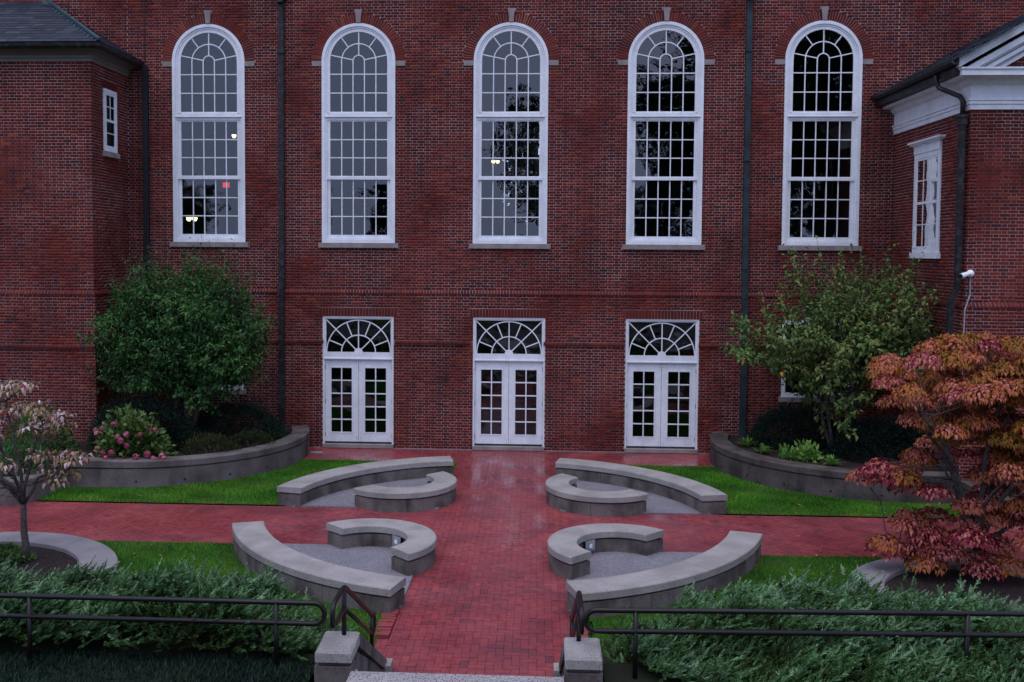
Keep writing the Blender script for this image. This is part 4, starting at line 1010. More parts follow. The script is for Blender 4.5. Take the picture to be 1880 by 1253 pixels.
b = MB(); b.box(RWX-.36, 17, RWY-.40, RWY-.29, RWZ+.585, RWZ+.705); b.box(RWX-.385, 17, RWY-.43, RWY-.28, RWZ+.70, RWZ+.735); obj('pediment_shelf', b.mesh('pediment_shelf', M['white']), parent=rw)
PS = .575; GX0, GZ0 = RWX-.42, RWZ+.735
def rake(b, x0, z0, w0, w1, y0, y1, xe=12.1):
    ze = z0+(xe-x0)*PS
    b.add([(x0,y0,z0+w0),(xe,y0,ze+w0),(xe,y0,ze+w1),(x0,y0,z0+w1),(x0,y1,z0+w0),(xe,y1,ze+w0),(xe,y1,ze+w1),(x0,y1,z0+w1)], [(0,1,2,3),(7,6,5,4),(3,2,6,7),(0,4,5,1),(0,3,7,4),(1,5,6,2)])
    xr = 2*12.1-x0
    b.add([(xe,y0,ze+w0),(xr,y0,z0+w0),(xr,y0,z0+w1),(xe,y0,ze+w1),(xe,y1,ze+w0),(xr,y1,z0+w0),(xr,y1,z0+w1),(xe,y1,ze+w1)], [(0,1,2,3),(7,6,5,4),(3,2,6,7),(0,4,5,1),(0,3,7,4),(1,5,6,2)])
b = MB(); rake(b, GX0, GZ0, .0, .13, RWY-.40, RWY+.05); rake(b, GX0-.02, GZ0, .128, .17, RWY-.44, RWY+.05); obj('raking_cornice', b.mesh('raking_cornice', M['white']), parent=rw)
b = MB(); rake(b, GX0+.16, GZ0, -.12, .005, RWY-.30, RWY+.05); rake(b, GX0+.30, GZ0, -.20, -.115, RWY-.20, RWY+.05); rake(b, GX0+.42, GZ0, -.27, -.195, RWY-.10, RWY+.05); obj('raking_bed_moulding', b.mesh('raking_bed_moulding', M['white']), parent=rw)
b = MB(); rake(b, GX0+.30, GZ0, -.10, .03, RWY-.16, RWY+.05); rake(b, GX0+.5, GZ0+.02, -.18, -.03, RWY-.05, RWY+.04); obj('raking_moulding', b.mesh('raking_moulding', M['white']), parent=rw)
b = MB(); z0 = GZ0+.17; xe = 12.1; ze = z0+(xe-GX0)*PS
b.add([(GX0-.05,-.002,z0-.03),(GX0-.05,RWY-.46,z0-.03),(xe,RWY-.46,ze),(xe,-.002,ze),(2*xe-GX0,RWY-.46,z0),(2*xe-GX0,-.002,z0)], [(0,1,2,3),(3,2,4,5)]); obj('roof_deck', b.mesh('roof_deck', M['slate'], tone=True), parent=rw)
pr = math.atan(PS); exr = .18*math.cos(pr)
for r_ in range(16):
    d = r_*exr; y = -.15
    while y > RWY-.40:
        w = random.choice((.24,.28,.32)); y -= w
        slate(rw, GX0-.08+d, y+w/2, z0+d*PS-.025+.022+random.uniform(0,.012), w, .30, (pr-.05, 0, R(-90)+random.gauss(0,.01)), random.choice((.1,.3,.5,.7,.9)), .018)
b = MB(); V = []; prof = [(0,.0),(-.03,-.07),(-.10,-.095),(-.16,-.05),(-.175,.02),(-.15,.02),(-.09,-.06),(-.03,-.04),(-.015,.0)]
gx, gz_ = GX0-.01, GZ0+.135; m_ = len(prof)
for yy in (-.01, RWY-.44):
    for o_, z in prof: V.append((gx+o_, yy, gz_+z))
b.add(V, [(i,(i+1)%m_,(i+1)%m_+m_,i+m_) for i in range(m_)]+[tuple(range(m_)), tuple(range(2*m_-1,m_-1,-1))])
b.box(gx-.02, RWX-.29, RWY-.27, -.006, RWZ+.635, gz_-.02)
obj('gutter', b.mesh('gutter', M['bronze']), parent=rw)

# ------------------------------------------------------------------ downspouts
def downspout(label, x, y, ztop, m_, head=False, offz=None, z0=0.45):
    t = thing('downspout', (x, y, z0), label, 'downspout', 'rain pipes on the brick walls')
    hw = .068
    if offz:
        for a, c, z in ((x-hw, x+hw, (offz, ztop)),): 
            b = MB(); b.box(a, c, y-.075, y+.015, offz+.0, ztop); obj('pipe', b.mesh('pipe', m_), parent=t)
        b = MB(); b.box(x-hw-.006, x+hw+.006, y-.16, y-.045, offz-.21, offz+.02); obj('offset', b.mesh('offset', M['plate'] if False else m_), parent=t)
        b = MB(); b.box(x-hw, x+hw, y-.145, y-.05, z0, offz-.2); obj('lower_pipe', b.mesh('lower_pipe', m_), parent=t)
    else:
        b = MB(); b.box(x-hw, x+hw, y-.09, y+.0, z0, ztop); obj('pipe', b.mesh('pipe', m_), parent=t)
    for z in np.arange(1.9, ztop-.2, 2.6):
        yy = y-.055 if (offz and z < offz-.2) else y
        b = MB(); b.box(x-hw-.008, x+hw+.008, yy-.099 if not (offz and z < offz-.2) else yy-.10, YL if z < Z1 else .0, z, z+.05); obj('bracket', b.mesh('bracket', m_), parent=t)
    if head:
        b = MB(); b.prism([(x-.06, ztop-.02), (x+.06, ztop-.02), (x+.15, ztop+.12), (x+.15, ztop+.42), (x-.15, ztop+.42), (x-.15, ztop+.12)], -.22, -.012); b.box(x-.17, x+.17, -.24, -.011, ztop+.40, ztop+.45); obj('hopper_head', b.mesh('hopper_head', m_), parent=t)
        b = MB(); b.box(x-hw, x+hw, y-.09, y, ztop+.44, ZTOP); obj('upper_pipe', b.mesh('upper_pipe', m_), parent=t)
downspout('dark brown downspout with hopper head between the slate-roofed wing and the doors', -5.63, -.018, 10.93, M['bronze'], True, 4.0)
downspout('blue-green weathered downspout beside the lime-leaved tree', 5.68, -.018, 10.95, M['pipe_green'], True, 4.0)
downspout('black downspout tucked in the corner of the slate-roofed wing', -9.02, -.018, 9.42, M['black'], False, None)
t = thing('downspout', (9.05, -4.0, .45), 'dark swan-necked downspout on the corner of the pedimented wing', 'downspout', 'rain pipes on the brick walls')
b = MB(); xs_ = RWX-.12; yd = -4.02
b.tube([(8.68,-3.62,8.50),(8.68,-3.64,8.36),(8.72,-3.68,8.24),(8.92,-3.86,8.10),(9.02,-3.98,8.02),(xs_+.01,yd,7.92),(xs_+.01,yd,7.66)], .05, 10); obj('swan_neck', b.mesh('swan_neck', M['bronze'], smooth=True), parent=t)
b = MB(); b.box(xs_-.10,xs_+.10,yd-.10,yd+.10,7.60,7.66); b.box(xs_-.075,xs_+.085,yd-.075,yd+.075,7.46,7.60); obj('hopper_head', b.mesh('hopper_head', M['bronze']), parent=t)
b = MB(); b.box(xs_-.05,xs_+.05,yd-.055,yd+.055,4.22,7.48); obj('pipe', b.mesh('pipe', M['bronze']), parent=t)
b = MB(); xl = xs_-.13
b.add([(xs_-.055,yd-.06,4.20),(xs_+.055,yd-.06,4.28),(xs_+.055,yd+.06,4.28),(xs_-.055,yd+.06,4.20),(xl-.055,yd-.06,3.92),(xl+.055,yd-.06,3.92),(xl+.055,yd+.06,3.92),(xl-.055,yd+.06,3.92)], [(0,1,2,3),(4,7,6,5),(0,4,5,1),(1,5,6,2),(2,6,7,3),(3,7,4,0)]); obj('offset', b.mesh('offset', M['bronze']), parent=t)
b = MB(); b.box(xl-.05,xl+.05,yd-.055,yd+.055,.3,3.93); obj('lower_pipe', b.mesh('lower_pipe', M['bronze']), parent=t)
# dark cable down the hall wall above the slate roof
b = MB(); b.tube([(-9.04,-.018,9.55),(-9.06,-.018,ZTOP)], .012, 6); obj('cable', b.mesh('cable', M['black']), label='thin black cable running up the brick wall above the slate roof', cat='cable')

# security camera and its conduit
t = thing('security_camera', (9.10, RWY-.03, 4.55), 'white bullet security camera on the corner of the pedimented wing', 'camera')
def uv(b, c, r, n=14, m_=8, sc_=(1,1,1)):
    V = []; F = []
    for j in range(m_+1):
        for i in range(n): a = math.pi*j/m_; V.append((c[0]+r*sc_[0]*math.sin(a)*math.cos(2*math.pi*i/n), c[1]+r*sc_[1]*math.sin(a)*math.sin(2*math.pi*i/n), c[2]+r*sc_[2]*math.cos(a)))
    for j in range(m_):
        for i in range(n): F.append((j*n+i, (j+1)*n+i, (j+1)*n+(i+1)%n, j*n+(i+1)%n))
    b.add(V, F)
b = MB(); uv(b, (9.22, RWY-.05, 4.52), .075); obj('mount', b.mesh('mount', M['cam_white'], smooth=True), parent=t)
b = MB(); b.tube([(9.20,RWY-.10,4.52),(9.10,RWY-.15,4.50)], .025, 10); obj('arm', b.mesh('arm', M['cam_white'], smooth=True), parent=t)
b = MB(); b.tube([(9.12,RWY-.14,4.51),(8.98,RWY-.20,4.47)], [.045,.055], 14); obj('body', b.mesh('body', M['cam_white']), parent=t)
b = MB(); b.tube([(8.985,RWY-.198,4.472),(8.955,RWY-.211,4.463)], [.047,.047], 14); obj('lens', b.mesh('lens', M['black']), parent=t)
b = MB(); b.tube([(9.235,RWY-.03,4.45),(9.235,RWY-.03,4.10),(9.12,RWY-.09,3.80),(9.11,RWY-.09,3.25)], .014, 8)
b.box(9.06,9.16,RWY-.13,RWY-.05,3.12,3.27); obj('conduit', b.mesh('conduit', M['plate']), label='thin grey conduit bent down the brick corner below the white camera', cat='conduit')

# ------------------------------------------------------------------ stair, its side walls, railings
st = thing('stair', (0, -14, 0), 'speckled concrete steps rising from the end of the red brick path', 'steps')
for k in range(6):
    b = MB(); y1 = -13.36-.376*k; b.box(-1.02, .95, -15.63, y1, .165*k-.02 if k else -.05, .165*(k+1)); obj('step', b.mesh('step', M['speckle']), parent=st)
for sx, xi, lab in ((-1, -1.035, 'pale pink'), (1, .965, 'red autumn')):
    t = thing('stair_wall', (xi+sx*.17, -14.6, 0), 'sloping concrete stair wall with capped pedestal, on the %s tree side of the steps' % lab, 'stair wall', 'stair walls')
    xo = xi+sx*.345; x0, x1 = sorted((xi, xo)); e = .03
    def pz(b, prof, xa, xb):
        n = len(prof); b.add([(xa,y,z) for y,z in prof]+[(xb,y,z) for y,z in prof], [tuple(range(n)), tuple(range(2*n-1,n-1,-1))]+[(i,(i+1)%n,(i+1)%n+n,i+n) for i in range(n)])
    b = MB(); pz(b, [(-15.12,-.1),(-12.98,-.1),(-12.98,.05),(-14.66,.93),(-14.70,.99),(-15.12,.99)], x0+e, x1-e); obj('cheek', b.mesh('cheek', M['concrete_side']), parent=t)
    b = MB(); pz(b, [(-14.70,1.00),(-12.97,.02),(-12.90,.03),(-12.90,.11),(-14.70,1.13)], x0, x1); obj('sloped_cap', b.mesh('sloped_cap', M['concrete_side']), parent=t)
    b = MB(); arcs_ = [(x0-.0, -15.15),(x1+.0,-15.15),(x1,-14.695),(x0,-14.695)]
    b.slab(arcs_, 1.025, 1.11); b.add([(x0,-15.15,1.11),(x1,-15.15,1.11),(x1,-14.695,1.135),(x0,-14.695,1.135),(x0+.02,-15.13,1.135),(x1-.02,-15.13,1.135),(x1-.02,-14.70,1.15),(x0+.02,-14.70,1.15)], [(4,5,6,7),(0,1,5,4),(1,2,6,5),(3,0,4,7),(2,3,7,6)]); obj('pedestal_cap', b.mesh('pedestal_cap', M['concrete']), parent=t)
    b = MB(); b.box(x0+.03, x1-.03, -15.12, -14.70, .985, 1.027); obj('pedestal_neck', b.mesh('pedestal_neck', M['concrete_side']), parent=t)
    b = MB(); b.box(x0-.005, x1+.005, -15.155, -14.99, -.1, .984); obj('pedestal', b.mesh('pedestal', M['concrete_side']), parent=t)
    b = MB(); xm = xi-sx*.004; b.tube([(xi+sx*.03,-14.93,.78),(xi-sx*.012,-14.93,.78)], .085, 18); obj('step_light', b.mesh('step_light', M['plate']), parent=t)
    b = MB(); b.box(min(xi-sx*.06, xo), max(xi-sx*.06, xo), -13.08, -12.86, -.06, .115); obj('foot_block', b.mesh('foot_block', M['concrete']), parent=t)
    # handrail on the stair wall
    h = thing('stair_handrail', (xi+sx*.14, -14, 0), 'sloping dark pipe handrail beside the steps, on the %s tree side' % lab, 'handrail', 'stair handrails')
    xr = xi+sx*.14; zr = 1.63
    def bend(P, rad=.09, n=5):
        out = [Vector(P[0])]
        for i in range(1, len(P)-1):
            a, c, d = Vector(P[i-1]), Vector(P[i]), Vector(P[i+1]); r_ = min(rad, (a-c).length*.49, (d-c).length*.49)
            p, q = c+(a-c).normalized()*r_, c+(d-c).normalized()*r_
            for k in range(n+1): s = k/n; out.append(p*(1-s)**2+c*2*s*(1-s)+q*s*s)
        return out+[Vector(P[-1])]
    b = MB(); b.tube(bend([(xr,-14.78,zr-.22),(xr,-15.32,zr-.22),(xr,-15.32,zr),(xr,-14.78,zr),(xr,-13.16,.74),(xr,-13.02,.72),(xr,-13.02,.50),(xr,-13.16,.52)], .10), .024, 10); obj('top_rail', b.mesh('top_rail', M['rail'], smooth=True), parent=h)
    b = MB(); b.tube([(xr,-14.78,zr-.22),(xr,-13.16,.52)], .022, 10); obj('lower_rail', b.mesh('lower_rail', M['rail'], smooth=True), parent=h)
    for y, z0_, z1_ in ((-14.78, 1.13, zr), (-13.16, .22, .74)):
        b = MB(); b.tube([(xr,y,z0_),(xr,y,z1_)], .024, 10); obj('post', b.mesh('post', M['rail'], smooth=True), parent=h)
        b = MB(); b.tube([(xr,y,z0_-.01),(xr,y,z0_+.02)], .05, 14); obj('base_flange', b.mesh('base_flange', M['plate']), parent=h)
for sx, xs_, posts, lab in ((-1, -1.33, (-1.80,-4.23,-6.66,-9.09), 'pale pink'), (1, 1.16, (1.63,4.68,7.73), 'red autumn')):
    t = thing('pipe_railing', (sx*4, -14.95, .86), 'two-rail dark brown pipe railing in front of the junipers on the %s tree side' % lab, 'railing', 'pipe railings along the bank')
    zt, zl = 1.515, 1.315; xe = sx*10.5; tz = lambda x: (abs(x)-1.1)*(.0 if sx < 0 else .016)
    P = [(xe,-14.95,zt+tz(xe)),(xs_,-14.95,zt+tz(xs_)),(xs_,-14.95,zl+tz(xs_)),(xe,-14.95,zl+tz(xe))]
    pts = [P[0]]; c = ((xs_+sx*.1), zt-.1); 
    for k in range(13):
        a = math.pi/2+math.pi*k/12; pts.append((xs_+sx*(.1+.1*math.cos(a)), -14.95, zt-.1+.1*math.sin(a)))
    pts.append(P[3])
    b = MB(); b.tube(pts, .0245, 10); obj('rail', b.mesh('rail', M['rail'], smooth=True), parent=t)
    for x in posts:
        b = MB(); b.tube([(x,-14.95,.72),(x,-14.95,zt+tz(x)-.005)], .0235, 10); obj('post', b.mesh('post', M['rail'], smooth=True), parent=t)

# ------------------------------------------------------------------ plants
def unit(a): return a/np.maximum(1e-9, np.linalg.norm(a, axis=-1, keepdims=True))
def leaves(base, axis, nrm, L, wr=.5, fold=.12, droop=.15):
    n = len(base); A = unit(axis); B = unit(np.cross(nrm, A)); N = np.cross(A, B)
    L = np.broadcast_to(np.asarray(L, float), (n,))[:,None]; fold = np.broadcast_to(np.asarray(fold, float), (n,))[:,None]
    P = lambda x, y, z: base+L*(x*A+y*wr*B+z*N)
    V = np.stack([P(0,0,0), P(.42,.5,fold), P(.5,0,0), P(.42,-.5,fold), P(1,0,-droop)], 1)
    f = np.array([(0,2,1),(0,3,2),(1,2,4),(2,3,4)])
    F = (f[None]+np.arange(n)[:,None,None]*5).reshape(-1, 3)
    return V.reshape(-1, 3), F
def merge(parts):
    V = []; F = []; T = []; k = 0
    for v, f, t in parts: V.append(v); F.append(f+k); T.append(np.repeat(t, 4) if len(t)*4 == len(f) else t); k += len(v)
    return np.concatenate(V), np.concatenate(F), np.concatenate(T)
def branch_path(p0, p1, sag=.1, n=6, wob=.04):
    p0, p1 = np.array(p0, float), np.array(p1, float); s = np.linspace(0, 1, n)[:,None]; d = np.linalg.norm(p1-p0)
    P = p0+(p1-p0)*s; P[:,2] += sag*d*np.sin(np.pi*s[:,0]); P[1:-1] += rng.normal(0, wob*d, (n-2, 3)); return P
def bushy_tree(name, label, base, cc, rad, matname, nl, leaf_len, stems, shoots, tone_mu, seed, group=None, lower=None, tilt=0.0, lumpy=1.0):
    g = np.random.default_rng(seed); t = thing(name, base, label, 'tree', group); cc = np.array(cc); rad = np.array(rad)
    tb = MB(); heads = []
    for k in range(stems):
        a = 2*np.pi*k/stems+g.uniform(-.3,.3); p1 = cc+rad*np.array([.45*np.cos(a), .45*np.sin(a), g.uniform(-.25,.2)]); st_ = np.array(base)+np.array([.08*np.cos(a), .08*np.sin(a), 0])
        P = branch_path(st_, p1, .02, 7, .02); tb.tube([tuple(p) for p in P], list(np.linspace(.05, .022, 7)), 7); heads.append(p1)
        for j in range(6):
            d = unit(g.normal(0, 1, 3)+np.array([0,0,.35])); q = cc+rad*d*.8; Q = branch_path(P[g.integers(3, 7)], q, .05, 5, .04); tb.tube([tuple(p) for p in Q], list(np.linspace(.02, .006, 5)), 5)
    obj('trunk', tb.mesh('trunk', M['bark'], smooth=True), parent=t)
    # twigs on an uneven shell
    nt_ = int(nl/17); D = unit(g.normal(0, 1, (nt_, 3))); ph = np.arctan2(D[:,1], D[:,0])
    lump = 1+lumpy*(.13*np.sin(3*ph+seed)+.11*np.sin(5*D[:,2]*2+2*ph)+.09*np.sin(7*ph-4*D[:,2]))
    rr = np.where(g.random(nt_) < .78, g.uniform(.80, 1.0, nt_), g.uniform(.35, .8, nt_))*lump
    C0 = cc+D*rad*rr[:,None]; C0[:,0] += tilt*(C0[:,2]-cc[2])
    if lower is not None: C0[:,2] = np.maximum(C0[:,2], lower(C0[:,0], C0[:,1])+g.uniform(0,.12,nt_))
    out = unit(D*rad*np.array([1,1,.6])+np.array([0,0,.75])+g.normal(0,.35,(nt_,3)))
    tl = g.uniform(.22,.48,nt_)
    top = (D[:,2] > .30) & (g.random(nt_) < shoots); tl = np.where(top, tl*g.uniform(1.4,2.4,nt_), tl); out[top] = unit(out[top]*.5+np.array([0,0,1.0])+g.normal(0,.15,(top.sum(),3)))
    tw = MB()
    for i in range(0, nt_, 2): tw.tube([tuple(C0[i]-out[i]*tl[i]*.4), tuple(C0[i]+out[i]*tl[i])], [.006,.003], 4, caps=False)
    obj('twigs', tw.mesh('twigs', M['bark'], fix=False), parent=t)
    m_ = 17; s = g.uniform(-.35, 1.02, (nt_, m_)); P = C0[:,None]+out[:,None]*(tl[:,None]*s)[...,None]
    side = unit(g.normal(0,1,(nt_,m_,3))); P = (P+side*.05*g.random((nt_,m_,1))).reshape(-1,3)
    ax = (side*1.0+out[:,None]*.35+np.array([0,0,-.35])).reshape(-1,3); nr = (np.array([0,0,1.0])+out[:,None]*.5+g.normal(0,.35,(nt_,m_,3))).reshape(-1,3)
    L = g.uniform(.65,1.2,len(P))*leaf_len; L = np.where(np.repeat(top, m_), L*.8, L)
    depth = np.repeat(rr/np.maximum(lump,.1), m_)
    tone = np.clip(tone_mu+.12*np.sin(P[:,0]*2.3+seed)*np.sin(P[:,2]*2.9)+np.repeat(g.normal(0,.10,nt_),m_)+g.normal(0,.12,len(P)), 0, .93)
    tone = np.where(g.random(len(P)) < .0012, 1.0, tone)
    V, F = leaves(P, ax, nr, L, .52, g.uniform(-.02,.2,len(P)), .16)
    obj('crown', np_mesh('crown', V, F, M[matname], np.repeat(tone,4)), parent=t, kind='stuff')
    return t
bushy_tree('viburnum_tree', 'round dense dark green multi-stemmed tree against the brick beside the slate-roofed wing', (-7.35,-2.0,.42), (-7.36,-2.05,2.86), (1.72,1.20,1.46), 'leaf_green', 38000, .100, 5, .28, .50, 3,
           lower=lambda x, y: np.where(x > -6.75, 1.12+.25*np.abs(x+6.2), 1.60+.25*np.sin(x*3)), lumpy=.8)
bushy_tree('lime_leaved_tree', 'loose yellow-green multi-stemmed tree in front of the pedimented wing', (7.35,-2.0,.42), (7.42,-2.05,2.95), (1.60,1.25,1.35), 'leaf_lime', 18000, .130, 5, .45, .66, 11,
           lower=lambda x, y: np.where(np.abs(x-7.2) < .55, 1.15, 1.9+.4*np.abs(x-7.2)), tilt=.36, lumpy=2.1)

def dogwood(name, label, base, fork, puffs, matname, leaf_len, per, seed, trunk_r, flat, tone_f, curl=.22, bare=0):
    g = np.random.default_rng(seed); t = thing(name, base, label, 'tree'); tb = MB(); base = np.array(base, float); fork = np.array(fork, float)
    P = branch_path(base, fork, 0, 5, .015); tb.tube([tuple(p) for p in P], list(np.linspace(trunk_r*1.25, trunk_r*.9, 5)), 9)
    puffs = np.array(puffs); C0 = puffs[:,:3]; S0 = puffs[:,3]
    # main limbs go to a handful of attractors, branches to the puffs
    k = min(9, len(C0)); idx = [int(np.argmax(np.linalg.norm(C0-fork, axis=1)))]
    for _ in range(k-1): idx.append(int(np.argmax(np.min(np.stack([np.linalg.norm(C0-C0[i], axis=1) for i in idx]), 0))))
    nodes = []
    for i in idx:
        e = fork+(C0[i]-fork)*.86; e[2] -= .05; sB = np.linspace(0,1,9)[:,None]; cB = fork+(e-fork)*np.array([.30,.30,.72])+g.normal(0,.05,3); Q = fork*(1-sB)**2+cB*2*sB*(1-sB)+e*sB**2+np.pad(g.normal(0,.018,(7,3)),((1,1),(0,0))); tb.tube([tuple(p) for p in Q], list(np.linspace(trunk_r*.62, .010, 9)), 7); nodes += [q for q in Q[2:]]
    nodes = np.array(nodes)
    for c_, s_ in zip(C0, S0):
        d = np.linalg.norm(nodes-c_, axis=1)+np.maximum(0, nodes[:,2]-c_[2])*1.5; j = int(np.argmin(d)); Q = branch_path(nodes[j], c_-np.array([0,0,.03]), -.04, 5, .05); tb.tube([tuple(p) for p in Q], list(np.linspace(.011, .004, 5)), 5)
        for _ in range(3): tb.tube([tuple(Q[3]), tuple(c_+g.normal(0,.45,3)*s_*np.array([1,1,.3]))], [.004,.002], 4, caps=False)
    for _ in range(bare):
        j = g.integers(0, len(nodes)); tb.tube([tuple(p) for p in branch_path(nodes[j], nodes[j]+g.normal(0,.3,3)*np.array([1,1,.7]), .1, 4, .08)], [.006,.004,.003,.002], 4, caps=False)
    obj('trunk', tb.mesh('trunk', M['bark'], smooth=True), parent=t)
    pb, pa, pn, pl, pt = [], [], [], [], []
    for c_, s_ in zip(C0, S0):
        n = int(per*(s_/.2)**1.6); a = g.uniform(0, 2*np.pi, n); r_ = s_*np.sqrt(g.random(n)); z = -(r_/s_)**2*s_*flat+g.normal(0,.018,n)
        pb.append(np.stack([c_[0]+r_*np.cos(a), c_[1]+r_*np.sin(a), c_[2]+z], -1))
        dr = .05+.95*(r_/s_); a2 = a+g.normal(0,.55,n); pa.append(np.stack([np.cos(a2), np.sin(a2), -dr+g.normal(0,.3,n)], -1))
        pn.append(np.stack([np.cos(a)*.7, np.sin(a)*.7, np.full(n, .9)], -1)+g.normal(0,.3,(n,3))); pl.append(g.uniform(.7,1.2,n)*leaf_len)
        pt.append(tone_f(c_, r_/s_, g, n))
    V, F = leaves(np.concatenate(pb), np.concatenate(pa), np.concatenate(pn), np.concatenate(pl), .50, g.uniform(curl*.2, curl*1.4, sum(map(len, pb))), .30)
    obj('crown', np_mesh('crown', V, F, M[matname], np.repeat(np.clip(np.concatenate(pt), 0, 1), 4)), parent=t, kind='stuff')
    return t
g = np.random.default_rng(21); pf = []
# tiers of the red tree: (x, z) outline seen from the front, y spread behind and before
for (x0, x1, z, dy, n) in ((6.7,7.75,3.68,.45,11),(6.0,8.6,3.42,.8,30),(5.95,9.0,3.14,1.05,40),(6.05,9.2,2.84,1.1,42),(6.15,9.1,2.54,1.0,30),(6.9,9.1,2.24,.9,24),(6.55,8.8,1.95,.8,17),(5.62,6.55,1.62,.4,9),(6.4,8.9,1.62,.9,15),(6.35,8.8,1.28,.8,14),(6.2,8.9,.98,.75,16),(5.95,8.4,.68,.5,13),(6.4,7.9,.44,.45,7)):
    for _ in range(n):
        u = g.random(); x = x0+(x1-x0)*u; y = -9.05+g.normal(0, dy*.55); e = abs(u-.5)*2
        pf.append((x, y, z+g.normal(0,.06)-.10*e**2, g.uniform(.19,.31)))
def tone_red(c_, r_, g, n):
    top = np.clip((c_[2]-1.3)/2.3, 0, 1); base_ = g.normal(.40, .11) if c_[2] > 1.75 else g.normal(.64, .15)
    if g.random() < .12: base_ = g.uniform(.66, .88)
    return base_+.16*(1-r_)*(g.random(n) < .6)+g.normal(0,.14,n)
dogwood('dogwood_tree', 'autumn red and orange dogwood tree with layered drooping leaves in a kerbed bed', (7.35,-9.1,.02), (7.32,-9.08,.42), pf, 'leaf_red', .074, 165, 31, .075, .55, tone_red)
pf = []
for (x0, x1, z, dy, n) in ((-7.7,-7.05,2.80,.3,6),(-8.3,-6.7,2.52,.6,13),(-8.8,-6.6,2.25,.7,16),(-8.9,-6.75,1.98,.8,12),(-8.9,-7.0,1.72,.7,9),(-7.1,-6.25,1.72,.25,8),(-7.0,-6.35,1.50,.25,5),(-8.6,-7.4,1.42,.5,5)):
    for _ in range(n): pf.append((g.uniform(x0,x1), -9.35+g.normal(0,dy*.55), z+g.normal(0,.07), g.uniform(.11,.19)))
dogwood('dogwood_tree', 'small dogwood tree with pale pink fading leaves and bare lower twigs in a kerbed bed', (-7.22,-9.40,.02), (-7.28,-9.36,.92), pf, 'leaf_pink', .098, 38, 32, .048, .35,
        lambda c_, r_, g, n: g.normal(.44,.14)+g.normal(0,.24,n), .28, 60)

def mound(name, label, cat, c_, rad, matname, n, leaf_len, wr, seed, tone_mu=.5, up=.5, group=None, base_z=None, shell=.75):
    g = np.random.default_rng(seed); c_ = np.array(c_); rad = np.array(rad); t = thing(name, (c_[0], c_[1], base_z if base_z is not None else c_[2]), label, cat, group)
    D = unit(g.normal(0,1,(n,3))); D[:,2] = np.abs(D[:,2])*1.0-.08; D = unit(D); ph = np.arctan2(D[:,1], D[:,0])
    lump = 1+.09*np.sin(4*ph+seed)*D[:,2]+.07*np.sin(6*D[:,2]+3*ph)+.04*np.sin(11*ph+5*D[:,2])
    P = c_+D*rad*(lump*g.uniform(shell,1.02,n))[:,None]
    ax = D+np.array([0,0,up])+g.normal(0,.6,(n,3)); nr = np.cross(ax, g.normal(0,1,(n,3)))*.6+np.array([0,0,1.0])
    tone = np.clip(tone_mu+.15*np.sin(P[:,0]*5)*np.sin(P[:,2]*6+P[:,1]*4)+g.normal(0,.16,n), 0, 1)
    V, F = leaves(P, ax, nr, g.uniform(.7,1.25,n)*leaf_len, wr, .1, .1); obj('foliage', np_mesh('foliage', V, F, M[matname], np.repeat(tone,4)), parent=t, kind='stuff')
    b = MB()
    for k in range(7):
        a = 2*np.pi*k/7; e = c_+rad*np.array([.35*np.cos(a), .35*np.sin(a), .4]); b.tube([tuple(p) for p in branch_path((c_[0]+.05*np.cos(a), c_[1]+.05*np.sin(a), (base_z if base_z is not None else c_[2])-.02), e, 0, 5, .03)], list(np.linspace(.016,.006,5)), 5)
    obj('stems', b.mesh('stems', M['bark']), parent=t)
    return t
SZ = .45
mound('yew_shrub', 'big clipped dark yew mound under the round green tree', 'shrub', (-8.15,-2.55,SZ), (1.25,.95,1.15), 'yew', 20000, .060, .3, 41, base_z=SZ)
mound('yew_shrub', 'dark yew mound against the wall under the round green tree near the brown downspout', 'shrub', (-6.4,-1.4,SZ), (1.2,.8,.85), 'yew', 14000, .060, .3, 42, base_z=SZ)
mound('yew_shrub', 'clipped dark yew mound beside the blue-green downspout', 'shrub', (6.7,-1.15,SZ), (1.15,.75,.90), 'yew', 18000, .060, .3, 43, base_z=SZ)
mound('yew_shrub', 'low dark yew mound in front of the pedimented wing', 'shrub', (8.3,-2.35,SZ), (1.25,.9,.85), 'yew', 18000, .060, .3, 44, base_z=SZ)
mound('low_shrub', 'low yellowish feathery shrub between the hydrangea and the brown downspout', 'shrub', (-6.42,-3.15,SZ), (.62,.42,.42), 'lowshrub', 2600, .055, .3, 45, .55, 1.0, base_z=SZ)
mound('low_shrub', 'small olive feathery shrub behind the planter coping near the brown downspout', 'shrub', (-5.72,-2.35,SZ), (.5,.42,.36), 'lowshrub', 1800, .055, .3, 46, .45, 1.0, base_z=SZ)
mound('fern_shrub', 'blue-green leafy shrub behind the pale pink tree by the planter corner', 'shrub', (-9.55,-5.15,.30), (.55,.5,.75), 'leaf_green', 1800, .085, .4, 47, .6, .4, base_z=.30)
mound('fern_shrub', 'tall blue-green leafy shrub at the foot of the slate-roofed wing', 'shrub', (-10.1,-3.4,SZ), (.75,.6,.95), 'leaf_green', 2400, .085, .4, 48, .55, .4, base_z=SZ)
mound('ground_cover_plant', 'mixed leafy ground cover at the foot of the pale pink tree', 'plant', (-7.72,-9.45,.03), (.55,.45,.20), 'leaf_lime', 1500, .07, .55, 49, .30, .6, base_z=.03)
